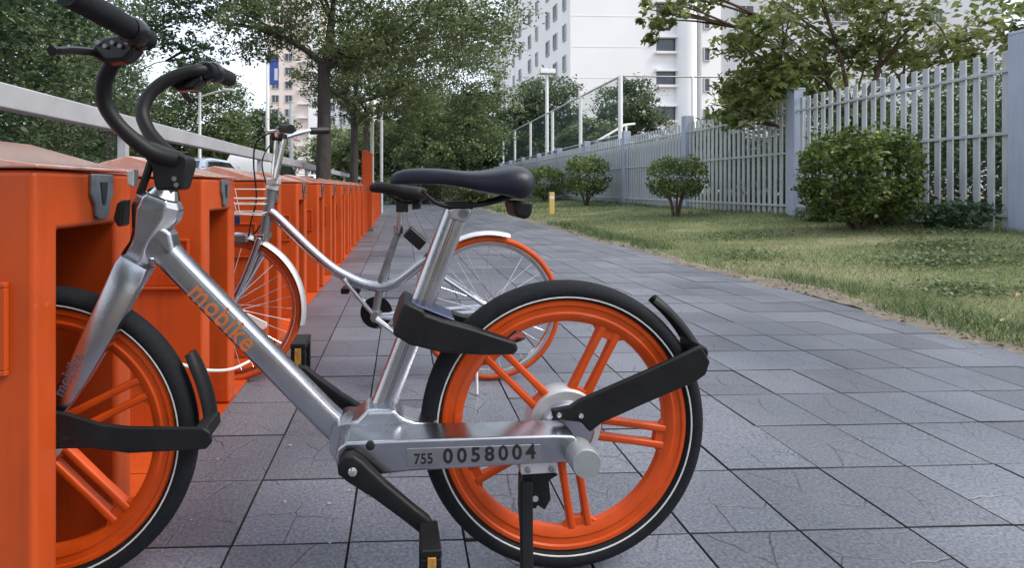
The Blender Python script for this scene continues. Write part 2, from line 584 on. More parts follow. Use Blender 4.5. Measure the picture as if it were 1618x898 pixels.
def tile_verts(x0, x1, y0, y1, zt, c=.0014, zb=-.012):
    v = [(x0, y0, zb), (x1, y0, zb), (x1, y1, zb), (x0, y1, zb), (x0, y0, zt - c), (x1, y0, zt - c), (x1, y1, zt - c), (x0, y1, zt - c),
         (x0 + c, y0 + c, zt), (x1 - c, y0 + c, zt), (x1 - c, y1 - c, zt), (x0 + c, y1 - c, zt)]
    f = [(0, 1, 5, 4), (1, 2, 6, 5), (2, 3, 7, 6), (3, 0, 4, 7), (4, 5, 9, 8), (5, 6, 10, 9), (6, 7, 11, 10), (7, 4, 8, 11), (8, 9, 10, 11)]
    return v, f


hx, hy = (TW - JT) / 2, (TD - JT) / 2
tile_me = None
rest = MB()
rest_tone = []
ntile = 0
for iy in range(-1, 220):
    y = TY0 + (iy + .5) * TD
    for ix in range(0, 20):
        x = TX0 + (ix + .5) * TW
        if x > 3.12:
            continue
        vis = y < 5.2 and x > -.75 and any(inframe(x + a, y + b, 0, 15) for a in (-hx, hx) for b in (-hy, hy))
        dz = float(rng.normal(0, .0009))
        if vis and ntile < 296:
            ntile += 1
            if tile_me is None:
                t = MB().add(*tile_verts(-hx, hx, -hy, hy, 0)).obj("paver", "paver", pav, smooth=0)
                tile_me = t.data
                tile_me.materials.append(M['joint_dirt'])
                tile_me.polygons.foreach_set('material_index', [1] * 8 + [0])
            else:
                t = bpy.data.objects.new("paver", tile_me)
                C.objects.link(t)
                t.parent = pav
            t.location = (x, y, dz)
            t.rotation_euler = (float(rng.normal(0, .0025)), float(rng.normal(0, .0025)), float(rng.normal(0, .003)) + random.choice((0, PI)))
        else:
            rest.add(*tile_verts(x - hx, x + hx, y - hy, y + hy, dz))
            rest_tone += [rng.random()] * 9
ro = rest.obj("paver_field", "paver", pav, smooth=0, kind="stuff")
ro.data.materials.append(M['joint_dirt'])
ro.data.polygons.foreach_set('material_index', ([1] * 8 + [0]) * (len(rest_tone) // 9))
ro.data.attributes.new("tone", 'FLOAT', 'FACE').data.foreach_set("value", np.array(rest_tone, dtype=np.float32))


def hgt(x, y):
    """lawn height"""
    t = np.clip((x - 3.02) / 4.2, 0, 1.15)
    return .012 + .28 * t + .012 * np.sin(x * 2.3 + y * .9) * t + .01 * np.sin(y * 2.1 - x) * t


def edge_x(y):
    return 3.03 + .05 * np.sin(y * 2.1) + .035 * np.sin(y * 5.3 + 1) + .02 * np.sin(y * 13.1)


ys = np.concatenate([np.arange(-2, 14, .15), np.arange(14, 30, .5), np.arange(30, 120, 5)])
ts = np.linspace(0, 1, 26)
v, f = [], []
for y in ys:
    e = float(edge_x(y))
    for t in ts:
        x = e + (9.2 - e) * t
        v.append((x, y, float(hgt(x, y)) if t > 0 else -.02))
nx = len(ts)
for i in range(len(ys) - 1):
    for j in range(nx - 1):
        f.append((i * nx + j, i * nx + j + 1, (i + 1) * nx + j + 1, (i + 1) * nx + j))
lawn = MB().add(v, f).obj("lawn", "lawn_ground", smooth=60, kind="structure")
MB().add([(9.2, -30, .30), (200, -30, .30), (200, 300, .30), (9.2, 300, .30)], [(0, 1, 2, 3)]).obj("court_ground", "soil", smooth=0, kind="structure")


ys2 = np.concatenate([np.arange(-2, 12, .05), np.arange(12, 40, .4)])
v, f = [], []
for i, y in enumerate(ys2):
    e = float(edge_x(np.array(y)))
    r1, r2 = rng.normal(0, .012, 2)
    wd = max(.03, .07 + .08 * math.sin(y * 1.7 + .6) + .05 * math.sin(y * 4.9))
    for x, z in ((e - .06 + r1, -.001), (e - .02, .006 + .004 * rng.random()), (e + wd * .5, .013 + .006 * rng.random()), (e + wd + r2, float(hgt(np.array(e + wd), np.array(y))) + .004), (e + wd + .05, .0)):
        v.append((x, y, z))
    if i:
        for k in range(4):
            f.append(((i - 1) * 5 + k, (i - 1) * 5 + k + 1, i * 5 + k + 1, i * 5 + k))
MB().add(v, f).obj("soil_verge", "verge_soil", smooth=60, kind="structure")


def vnoise(x, y, s, seed=0):
    r = np.random.default_rng(seed)
    G = r.random((64, 64))
    xi, yi = x * s, y * s
    x0, y0 = np.floor(xi).astype(int), np.floor(yi).astype(int)
    fx, fy = xi - x0, yi - y0
    fx, fy = fx * fx * (3 - 2 * fx), fy * fy * (3 - 2 * fy)
    g = lambda a, b: G[a % 64, b % 64]
    return (g(x0, y0) * (1 - fx) + g(x0 + 1, y0) * fx) * (1 - fy) + (g(x0, y0 + 1) * (1 - fx) + g(x0 + 1, y0 + 1) * fx) * fy


def fast_mesh(name, verts, nfv, mat, parent=None, tone=None):
    """verts (F*nfv,3): unconnected polygons"""
    F = len(verts) // nfv
    me = bpy.data.meshes.new(name)
    me.vertices.add(F * nfv)
    me.vertices.foreach_set("co", verts.astype(np.float32).ravel())
    me.loops.add(F * nfv)
    me.loops.foreach_set("vertex_index", np.arange(F * nfv, dtype=np.int32))
    me.polygons.add(F)
    me.polygons.foreach_set("loop_start", np.arange(0, F * nfv, nfv, dtype=np.int32))
    me.update(calc_edges=True)
    if tone is not None:
        me.attributes.new("tone", 'FLOAT', 'FACE').data.foreach_set("value", tone.astype(np.float32))
    me.materials.append(M[mat])
    o = bpy.data.objects.new(name, me)
    C.objects.link(o)
    if parent:
        o.parent = parent
    return o


def grass():
    V, T = [], []
    for (ya, yb, dens, hh, ww) in ((2.2, 5, 3000, .030, .0042), (5, 9, 1800, .034, .006), (9, 16, 700, .038, .010), (16, 34, 230, .05, .02)):
        n = int((yb - ya) * 4.4 * dens)
        x = 3.0 + rng.random(n) * 4.4
        y = ya + rng.random(n) * (yb - ya)
        # keep what the frame can nearly see, skip bare patches
        d = x * math.sin(CAMY) + y * math.cos(CAMY)
        u = x * math.cos(CAMY) - y * math.sin(CAMY)
        k = (670 + 850 * u / d < 2300)
        bare = vnoise(x, y, .8, 3) * .6 + vnoise(x, y, 2.7, 4) * .4
        k &= (bare > .33) | (rng.random(n) > .7)
        e = edge_x(y)
        fringe = (x - e)
        k &= (fringe > -.01)
        k &= (rng.random(n) < np.clip(-.05 + fringe * 4, .03, 1)) | ((vnoise(x, y, 1.6, 9) > .55) & (fringe > .0))
        x, y, fringe, bare = x[k], y[k], fringe[k], bare[k]
        n = len(x)
        z = hgt(x, y) - .004
        a = rng.random(n) * 2 * PI
        tall = 1 + 1.9 * np.exp(-((fringe - .18) / .20) ** 2) * np.clip(vnoise(x, y, 1.2, 6) * 2.6 - .7, 0, 1) + .9 * np.exp(-((x - 7.1) / .25) ** 2)
        h = hh * (.5 + rng.random(n)) * tall
        lean = rng.normal(0, .6, (n, 2)) * h[:, None]
        wv = np.stack([np.cos(a), np.sin(a)], 1) * ww * (.6 + .8 * rng.random(n))[:, None] * .5
        b = np.stack([x, y, z], 1)
        p0 = b.copy(); p0[:, :2] -= wv
        p1 = b.copy(); p1[:, :2] += wv
        p2 = b.copy(); p2[:, :2] += lean; p2[:, 2] += h
        V.append(np.stack([p0, p1, p2], 1).reshape(-1, 3))
        tone = .50 + .55 * (vnoise(x, y, 1.1, 5) - .5) + .5 * (.5 - bare) + rng.normal(0, .16, n) - .42 * np.clip(tall - 1, 0, 1)
        T.append(np.clip(tone, 0, 1))
    o = fast_mesh("grass", np.concatenate(V), 3, "grass_blade", None, np.concatenate(T))
    tag(o, "short patchy green grass growing on the lawn beside the paving", "grass", kind="stuff")


grass()


def litter():
    """fallen leaves and scraps on the lawn"""
    n = 110
    y = 2.4 + rng.random(n) ** 1.4 * 14
    x = 3.1 + rng.random(n) * 4
    z = hgt(x, y) + .02
    a = rng.random(n) * 2 * PI
    L = .010 + .016 * rng.random(n)
    q = []
    for s, t in ((1, 0), (0, .55), (-1, 0), (0, -.55)):
        dx = (np.cos(a) * s - np.sin(a) * t) * L
        dy = (np.sin(a) * s + np.cos(a) * t) * L
        q.append(np.stack([x + dx, y + dy, z + rng.normal(0, .008, n)], 1))
    o = fast_mesh("fallen_leaves", np.stack(q, 1).reshape(-1, 3), 4, "dry_leaf")
    tag(o, "dry pale leaves scattered over the lawn", "leaf litter", kind="stuff")
    n = 420
    y = 2.4 + rng.random(n) * 8
    x = edge_x(y) + rng.normal(-.01, .05, n)
    L = .006 + .012 * rng.random(n)
    a = rng.random(n) * 2 * PI
    z = np.full(n, .012) + rng.random(n) * .006
    q = []
    for s, t in ((1, 0), (0, .7), (-1, 0), (0, -.7)):
        q.append(np.stack([x + (np.cos(a) * s - np.sin(a) * t) * L, y + (np.sin(a) * s + np.cos(a) * t) * L, z + rng.normal(0, .004, n)], 1))
    o = fast_mesh("edge_crumbs", np.stack(q, 1).reshape(-1, 3), 4, "soil")
    tag(o, "crumbs of dry soil along the paving edge by the lawn", "soil crumbs", kind="stuff")
    n = 36
    y = 1.3 + rng.random(n) ** 1.5 * 6
    x = -.60 + np.abs(rng.normal(0, .06, n))
    m = rng.random(n) < .3
    x[m] = -.25 + rng.normal(0, .09, m.sum())
    y[m] = 1.45 + rng.normal(0, .18, m.sum())
    L = .0015 + .0045 * rng.random(n) ** 2
    a = rng.random(n) * 2 * PI
    z = np.full(n, .004) + rng.random(n) * .002
    q = []
    for s, t in ((1, 0), (0, .8), (-1, 0), (0, -.8)):
        q.append(np.stack([x + (np.cos(a) * s - np.sin(a) * t) * L, y + (np.sin(a) * s + np.cos(a) * t) * L, z + rng.normal(0, .001, n)], 1))
    o = fast_mesh("white_grit", np.stack(q, 1).reshape(-1, 3), 4, "white_debris")
    tag(o, "pale grit scattered on the paving along the foot of the docks", "grit", kind="stuff")


litter()


def clover():
    V, T = [], []
    for cx, cy, rx, ry, n in ((4.9, 4.6, .55, .30, 1500), (5.6, 5.4, .45, .35, 900), (3.9, 3.6, .30, .22, 600), (4.6, 7.2, .6, .35, 600), (6.4, 6.3, .5, .3, 800), (3.7, 5.6, .3, .4, 450)):
        p = np.stack([cx + rng.normal(0, rx * .6, n), cy + rng.normal(0, ry * .6, n), np.zeros(n)], 1)
        p[:, 2] = hgt(p[:, 0], p[:, 1]) + .02 + .03 * rng.random(n)
        V.append(p)
        T.append(np.clip(rng.normal(.42, .2, n), 0, 1))
    P = np.concatenate(V)
    o = fast_mesh("ground_cover", leaves(P, .030, 777, 1.0, .8), 4, "leaf_mid", None, np.concatenate(T))
    tag(o, "patches of low broad-leaved weeds growing in the lawn", "weeds", kind="stuff")


# ------------------------------------------------------------------ the docks
DOCK_X, DW, PITCH, DY0 = -.633, .335, .785, .955
ORD = ["first", "second", "third", "fourth", "fifth", "sixth", "seventh", "eighth", "ninth", "tenth", "eleventh", "twelfth", "thirteenth", "fourteenth",
       "fifteenth", "sixteenth", "seventeenth", "eighteenth", "nineteenth", "twentieth"]


def make_dock():
    """origin: near front corner at ground; -x goes back, +y along the row"""
    d = thing("bike_dock", "orange steel bike dock closest to the camera, gripping the front wheel of the nearer bike", "bike dock", (DOCK_X, DY0, 0), 0, "orange bike docks in a row")
    B = -.42
    out = [(0, .004), (0, .832), (DW, .832), (DW, .004), (.268, .004), (.268, .722), (.066, .722), (.066, .004)]
    MB().prism(out, B, 0, 'x').obj("cabinet", "dock_orange", d, bevel=.012, seg=3)
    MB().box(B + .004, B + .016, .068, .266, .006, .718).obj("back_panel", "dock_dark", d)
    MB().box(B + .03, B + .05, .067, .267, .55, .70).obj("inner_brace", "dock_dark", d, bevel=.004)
    # roof cap: slopes up from the eave to a ridge
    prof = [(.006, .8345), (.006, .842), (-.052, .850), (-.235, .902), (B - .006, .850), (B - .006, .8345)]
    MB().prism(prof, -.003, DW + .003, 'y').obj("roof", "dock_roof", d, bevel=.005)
    # lock plate on the header, tapered foot
    lp = [(.158, .829), (.238, .829), (.238, .785), (.226, .768), (.222, .742), (.212, .735), (.184, .735), (.175, .742), (.171, .768), (.158, .785)]
    pl = MB().prism(lp, .0005, .009, 'x').obj("lock_plate", "lock_grey", d, bevel=.003)
    MB().prism([(.185, .812), (.212, .812), (.208, .788), (.203, .765), (.194, .765), (.189, .788)], .0092, .0112, 'x').obj("keyhole", "ink", pl)
    # access panel on the near cheek
    pn = MB().box(-.25, -.052, -.0075, -.0005, .488, .628).obj("access_panel", "dock_dark", d, bevel=.003)
    fr = MB()
    fr.box(-.26, -.042, -.011, -.0005, .6285, .638).box(-.26, -.042, -.011, -.0005, .478, .4875).box(-.26, -.2505, -.011, -.0005, .4877, .6283).box(-.0515, -.042, -.011, -.0005, .4877, .6283)
    fr.obj("panel_frame", "dock_orange", pn, bevel=.002)
    # base plate joining this dock to the next one
    MB().box(B, -.002, -.0, DW, .0005, .0035).obj("base_plate", "dock_orange", d)
    MB().box(B, -.002, DW + .004, DW + .222, .0005, .012).box(B, -.002, DW + .226, PITCH - .004, .0005, .012).obj("floor_plate", "dock_orange", d, bevel=.002)
    # foot bolts
    for yy in (.033, .30):
        MB().lathe([(0, .0), (.009, 0), (.009, .006), (0, .006)], 6).obj("bolt", "steel_dark", d).location = (-.03, yy, 0)
    return d


dock0 = make_dock()
docks = [dock0]
for k in range(1, 20):
    c = copy_tree(dock0)
    c.location = (DOCK_X + float(rng.normal(0, .004)), DY0 + PITCH * k, 0)
    c.rotation_euler = (0, 0, float(rng.normal(0, .006)))
    near = {1: "second orange bike dock from the camera, standing between the two bikes",
            2: "third orange bike dock from the camera, behind the step-through bike's front wheel",
            19: "last orange bike dock at the far end of the row"}
    c["label"] = near.get(k, f"{ORD[k]} orange bike dock from the camera along the row")
    docks.append(c)

# control pillar further along the row
t = thing("control_pillar", "tall orange pillar with slanted top standing above the row of docks", "control pillar", (-.735, 9.9, 0))
MB().prism([(0, 0), (0, 1.47), (.03, 1.505), (.19, 1.44), (.19, 0)], 0, .34, 'y').obj("casing", "dock_orange", t, bevel=.012)
MB().box(.192, .202, .04, .30, .9, 1.38).obj("screen_panel", "pole_grey", t, bevel=.004)
MB().box(-.02, .21, -.02, .36, 0, .06).obj("plinth", "steel_dark", t)

# white cable hanging between the first docks
cb = MB().tube(smooth_path([(-.634, 1.27, .44), (-.60, 1.36, .38), (-.562, 1.45, .325), (-.538, 1.53, .288), (-.512, 1.65, .252), (-.485, 1.80, .235), (-.485, 2.0, .19), (-.495, 2.16, .12), (-.52, 2.215, .085)], 6), .0045, 7).obj("cable", "bone_wire")
tag(cb, "thin white cable sagging from the nearest dock to the farther bike's front wheel", "cable")

# ------------------------------------------------------------------ nearer bike


def arc(cx, cz, r, a0, a1, n):
    return [(cx + r * math.cos(R(a0 + (a1 - a0) * k / n)), cz + r * math.sin(R(a0 + (a1 - a0) * k / n))) for k in range(n + 1)]


def cast_wheel(parent, loc, phase, hub_r):
    wv = part_empty("wheel", parent, loc)
    ty = [(.2805 + .0222 * math.cos(a), .0235 * math.sin(a)) for a in np.linspace(0, 2 * PI, 21)[:-1]]
    MB().lathe(ty, 96, closed=True).obj("tyre", "rubber", wv)
    st = MB()
    for s in (-1, 1):
        st.lathe([(.2695 + .0019 * math.cos(a), s * .0205 + .0011 * math.sin(a)) for a in np.linspace(0, 2 * PI, 7)[:-1]], 96, closed=True)
    st.obj("reflective_stripe", "white_stripe", wv)
    rp = [(.262, .0125), (.2585, .0165), (.252, .0165), (.249, .0135), (.238, .0125), (.234, .0145), (.224, .0125), (.2165, .007),
          (.2165, -.007), (.224, -.0125), (.234, -.0145), (.238, -.0125), (.249, -.0135), (.252, -.0165), (.2585, -.0165), (.262, -.0125)]
    MB().lathe(rp, 96, closed=True).obj("rim", "rim_orange", wv, smooth=25)
    # five twin spokes, webbed at the rim
    sp = MB()
    for s in (-1, 1):
        sp.loft([[Vector((x, y * wd, s * .0175 + z * wd)) for y, z in rrect(.0095, .0068, .003, 2)] for x, wd in ((hub_r - .012, 1.15), (.15, 1.0), (.219, 1.15))])
    sp.prism([(.205, -.0235), (.2185, -.045), (.2185, .045), (.205, .0235), (.199, .011), (.199, -.011)], -.0075, .0075, 'y')
    sp.prism([(hub_r - .012, -.022), (hub_r + .008, -.020), (hub_r + .008, .020), (hub_r - .012, .022)], -.0085, .0085, 'y')
    me = None
    for k in range(5):
        if me is None:
            o = sp.obj("spoke", "rim_orange", wv, bevel=.002)
            me = o
        else:
            o = me.copy()
            C.objects.link(o)
            o.parent = wv
        o.rotation_euler = (0, -R(phase + 72 * k), 0)
    return wv


bike = thing("bicycle", "silver bike with black saddle and solid orange five-spoke wheels, front wheel inside the nearest dock", "bicycle", (.341, 1.125, 0), PI + .0235)
# photo angle a (counter-clockwise, rear = right) -> local angle 180 - a
wr = cast_wheel(bike, (0, 0, .303), 180 - 63, .074)
MB().lathe([(0, -.045), (.035, -.045), (.05, -.032), (.074, -.03), (.0765, -.024), (.0765, .014), (.073, .02), (.060, .022), (0, .022)], 48).obj("hub", "alloy_pale", wr, smooth=30)
MB().lathe([(0, .0222), (.056, .0222), (.054, .036), (.046, .042), (0, .042)], 48).obj("hub_cap", "alloy", wr, smooth=30)
wf = cast_wheel(bike, (1.054, 0, .303), 180 - 26.4, .045)
MB().lathe([(0, -.04), (.02, -.04), (.046, -.024), (.048, .016), (.03, .022), (.022, .046), (0, .046)], 32).obj("hub", "alloy_pale", wf, smooth=30)

# main tube (head to bottom bracket)
dt = MB().sweep([(.846, 0, .704), (.80, 0, .652), (.70, 0, .545), (.60, 0, .439), (.50, 0, .334), (.452, 0, .288)], rrect(.0235, .0255, .013, 5), scale=[1, 1, 1, 1, 1.02, 1.1])
dt.obj("down_tube", "alloy", bike)
# seat tube with a groove on its flank
prof = [(.0225, .0035), (.0225, .014), (.016, .0235), (0, .0262), (-.016, .0235), (-.0225, .014), (-.0225, -.014), (-.016, -.0235), (0, -.0262), (.016, -.0235), (.0225, -.014), (.0225, -.0035), (.0195, -.001), (.0195, .001)]
MB().sweep([(.227, 0, .752), (.262, 0, .660), (.300, 0, .558), (.345, 0, .440), (.376, 0, .358), (.392, 0, .318)], prof, scale=[1, 1.0, 1.0, .97, 1.02, 1.25]).obj("seat_tube", "alloy", bike, smooth=40)
# seat post clamp head
MB().prism([(.249, .757), (.203, .768), (.196, .748), (.214, .727), (.244, .735)], -.021, .0245, 'y').obj("seat_clamp", "alloy", bike, bevel=.006)
MB().lathe([(0, .0), (.010, .0), (.010, .006), (.006, .006), (.006, .003), (0, .003)], 16).obj("clamp_bolt", "steel_dark", bike).location = (.216, .0245, .747)
# cast node round the bottom bracket
MB().loft([[(.440 + a * s, v, .300 + b * s) for a, b in rrect(.046, .040, .034, 6)] for v, s in ((-.038, .72), (-.026, .95), (.03, 1.0), (.060, .95))]).obj("bottom_bracket", "alloy", bike, smooth=45)
MB().prism([(.485, .318), (.455, .334), (.430, .344), (.412, .362), (.355, .362), (.342, .346), (.315, .337), (.27, .330), (.27, .31), (.46, .29)], -.021, .056, 'y').obj("gusset", "alloy", bike, bevel=.014, seg=5)
# one-sided swing arm with the number plate
beam_out = [(.36, .3345), (.446, .333), (.462, .322), (.467, .305), (.462, .286), (.446, .272), (.40, .270), (.33, .276)][::1] + [(.06, .2825), (.02, .284), (.012, .29), (.012, .325), (.02, .3325), (.06, .3345)]
sw = MB().prism(beam_out, .054, .126, 'y').obj("swing_arm", "alloy", bike, bevel=.010, seg=4)
MB().lathe([(0, .0), (.0085, 0), (.0085, .004), (.006, .005), (0, .005)], 20).obj("plug", "ink", sw).location = (.402, .1225, .3265)
MB().box(.085, .335, .1245, .1268, .2865, .3195).obj("number_plate", "label_plate", sw, bevel=.001)
MB().lathe([(0, .10), (.0265, .10), (.0275, .104), (.0275, .148), (.0255, .152), (0, .1525)], 40).obj("axle_cap", "cap_metal", sw).location = (.010, .012, .2985)
# lettering
text_mesh("number", "0058004", .0375, "ink", sw, (.268, .1270, .2905), (-1, 0, .022), (.022, 0, 1), 1.0, .0004, .0010, 1.38)
text_mesh("prefix", "755", .027, "ink", sw, (.322, .1270, .2905), (-1, 0, .02), (.02, 0, 1), .86, .0004, .0006, 1.05)
a1 = Vector((-.129, 0, -.135)).normalized()
text_mesh("logo", "mobike", .056, "logo_orange", bike, (.7680, .0238, .5905), a1, (-.7230, 0, .6908), .93, .0007, .0006, 1.08)

# head node: faceted, waisted
hx_ = Vector((.061, 0, -.152)).normalized()


def head_ring(t, half_u, half_v, c=(.822, 0, .782)):
    p = Vector(c) + hx_ * t
    n = Vector((-hx_.z, 0, hx_.x))
    pr = [(1, .45), (.55, 1), (-.55, 1), (-1, .45), (-1, -.45), (-.55, -1), (.55, -1), (1, -.45)]
    return [p + n * (a * half_u) + Vector((0, 1, 0)) * (b * half_v) for a, b in pr]


MB().loft([head_ring(0, .034, .030), head_ring(.012, .044, .034), head_ring(.035, .046, .034), head_ring(.085, .026, .027), head_ring(.105, .024, .026), head_ring(.135, .030, .028), head_ring(.142, .026, .026)]).obj("head_tube", "alloy", bike, bevel=.003, smooth=20)
MB().prism([(.838, .735), (.80, .712), (.79, .665), (.84, .655), (.862, .69)], -.023, .0235, 'y').obj("head_lug", "alloy", bike, bevel=.008, seg=3)
MB().loft([head_ring(-.02, .021, .021), head_ring(-.002, .030, .03)]).obj("headset_collar", "chrome", bike, smooth=60)
MB().prism([(.892, .778), (.905, .770), (.912, .740), (.903, .722), (.895, .725)], -.018, .018, 'y').obj("front_lamp", "black_gloss", bike, bevel=.004)
# fork: crown and single blade
MB().loft([head_ring(.146, .03, .03), head_ring(.156, .034, .036), head_ring(.166, .030, .040)]).obj("fork_crown", "alloy", bike, bevel=.003)
fk = []
for (u, v_, z, wu, wv_) in ((.858, .026, .656, .029, .024), (.863, .040, .642, .0315, .017), (.876, .052, .608, .0305, .0125), (.912, .059, .528, .0275, .0125), (.955, .060, .444, .0225, .0115), (1.005, .058, .368, .019, .0105), (1.054, .056, .300, .019, .010)):
    tdir = Vector((.5, 0, -.86))
    n = Vector((.86, 0, .5))
    fk.append([Vector((u, v_, z)) + n * a + Vector((0, b, 0)) for a, b in rrect(wu, wv_, .0045, 2)])
forko = MB().loft(fk).obj("fork_blade", "alloy", bike, smooth=28)
ft = Vector((.06, 0, -.118)).normalized()
text_mesh("fork_logo", "mobike", .032, "logo_violet", forko, (.975, .0725, .408), (-ft.x, 0, -ft.z), (.891, 0, .453), .9, .0004)
MB().lathe([(0, .05), (.024, .05), (.024, .072), (.018, .076), (0, .076)], 24).obj("axle_nut", "black_plastic", forko).location = (1.054, 0, .303)

# stem and handlebar
MB().prism([(.777, .797), (.828, .793), (.836, .842), (.868, .884), (.852, .896), (.800, .874), (.766, .862), (.764, .845)], -.026, .026, 'y').obj("stem", "black_plastic", bike, bevel=.007, seg=3)
stb = MB()
for uu, zz in ((.786, .806), (.790, .818)):
    stb.lathe([(0, .0255), (.005, .0255), (.005, .0285), (0, .0285)], 12, (uu, 0, zz))
stb.obj("stem_bolts", "chrome", bike)
MB().tube([(.838, .012, .862), (.850, .014, .82), (.862, .012, .788)], .008, 8).obj("brake_hose", "black_plastic", bike)
MB().prism([(.868, .838), (.885, .836), (.884, .806), (.870, .800)], .0, .022, 'y').obj("bell", "alloy_pale", bike, bevel=.005)
hb = part_empty("handlebar", bike)
hb.rotation_euler = (0, 0, R(-5))
hb.location = (.8 - .8 * math.cos(R(5)), .8 * math.sin(R(5)), 0)
half = [(.785, .018, .856), (.822, .034, .866), (.855, .046, .892), (.885, .056, .925), (.902, .066, .962), (.895, .078, 1.000), (.870, .092, 1.032), (.836, .106, 1.053), (.808, .118, 1.063), (.792, .132, 1.067)]
endp = [(.788, .120, 1.064), (.792, .2, 1.072), (.808, .305, 1.083)]
for s in (1, -1):
    p = smooth_path([(u, s * v_, z) for u, v_, z in half], 6)
    MB().tube(p, [.0170 - .0028 * min(1, k / 16) for k in range(len(p))], 16).obj("bar", "black_plastic", hb)
    p = smooth_path([(u, s * v_, z) for u, v_, z in endp], 8)
    n = len(p)
    MB().tube(p, [.0165 if k == 0 else .0195 + .0012 * math.cos(k * 1.3) * .3 for k in range(n)], 18).obj("grip", "rubber", hb)
    # brake perch and lever
    pm = MB()
    pm.tube([(.800, s * .128, 1.064), (.793, s * .150, 1.067)], .0235, 16)
    pm.prism([(.800, 1.072), (.850, 1.064), (.872, 1.050), (.874, 1.030), (.855, 1.018), (.815, 1.022), (.795, 1.040)], s * .118, s * .152, 'y')
    pm.obj("brake_clamp", "black_gloss", hb, bevel=.007, seg=3)
    bm2 = MB()
    for q in range(5):
        bm2.lathe([(0, -.004), (.004, -.004), (.004, .004), (0, .004)], 8, (.806 + .013 * q, s * .154, 1.052 - .006 * (q % 2)))
    bm2.obj("clamp_screws", "steel_dark", hb)
    pth = smooth_path([(.862, s * .135, 1.040), (.872, s * .170, 1.034), (.876, s * .195, 1.029), (.878, s * .222, 1.021), (.879, s * .238, 1.017)], 5)
    MB().tube(pth, [.007] * (len(pth) - 4) + [.0065, .006, .008, .0085], 9).obj("brake_lever", "black_gloss", hb)
    MB().lathe([(0, -.018), (.021, -.018), (.0235, -.009), (.0235, .012), (.0205, .018), (0, .018)], 20).obj("shift_ring", "black_gloss", hb).location = (.789, s * .165, 1.0685)

# saddle
sd = MB()
rings = []
for (u, zt, zb, wd, dr) in ((.366, .820, .804, .010, .2), (.360, .832, .799, .020, .2), (.335, .840, .796, .026, .2), (.30, .842, .797, .030, .2), (.25, .840, .796, .038, .25), (.205, .834, .787, .052, .3), (.165, .838, .772, .072, .35),
                            (.135, .846, .764, .086, .4), (.105, .849, .752, .090, .4), (.085, .842, .764, .080, .35), (.076, .826, .800, .060, .2), (.073, .816, .806, .040, .1)):
    ring = []
    for k in range(20):
        a = 2 * PI * k / 20
        c_, s_ = math.cos(a), math.sin(a)
        x_ = wd * math.copysign(abs(c_) ** .8, c_)
        if s_ >= 0:
            z_ = zt - (zt - zb) * .50 * (1 - abs(s_) ** .7)
        else:
            z_ = zt - (zt - zb) * (.50 + .32 * abs(s_) ** .5 * (1 - .4 * abs(s_) ** 6))
        ring.append((u, x_, z_))
    rings.append(ring)
sad = sd.loft(rings).obj("saddle", "saddle_skin", bike, smooth=70)
sm = sad.modifiers.new("sub", 'SUBSURF'); sm.levels = 1; sm.render_levels = 2
rl = MB()
for s in (1, -1):
    rl.tube(smooth_path([(.30, s * .014, .795), (.275, s * .020, .772), (.245, s * .022, .762), (.19, s * .022, .764), (.15, s * .03, .772), (.115, s * .035, .784)], 5), .0045, 8)
rl.obj("saddle_rails", "black_gloss", sad)
MB().prism([(.12, .775), (.075, .772), (.078, .746), (.088, .735), (.112, .742)], -.04, .045, 'y').obj("saddle_bumper", "black_plastic", sad, bevel=.008)
MB().box(.195, .25, -.026, .026, .756, .772).obj("rail_clamp", "black_plastic", sad, bevel=.004)

# horseshoe lock
lk = MB().prism([(.361, .514), (.345, .562), (.335, .577), (.300, .560), (.292, .545), (.305, .49), (.322, .490)], -.062, .072, 'y').obj("wheel_lock", "black_plastic", bike, bevel=.006, seg=3)
arm = [(.3045, .556), (.262, .540), (.20, .522), (.15, .505), (.118, .495), (.112, .480), (.122, .470), (.18, .470), (.262, .476), (.318, .491)]
for s0, s1 in ((.036, .0715), (-.0615, -.036)):
    MB().prism(arm, s0, s1, 'y').obj("lock_arm", "black_plastic", lk, bevel=.006, seg=3)
MB().prism([(.322, .571), (.236, .536), (.236, .531), (.322, .566)], -.045, .047, 'y').obj("solar_panel", "solar_blue", lk, bevel=.002)
MB().tube([(.128, .055, .492), (.114, .055, .503), (.100, .055, .501)], .006, 8).obj("lock_key", "red_lens", lk)
MB().prism([(.130, .498), (.114, .512), (.098, .508), (.094, .494), (.112, .488)], .040, .052, 'y').obj("lock_catch", "black_gloss", lk, bevel=.003)

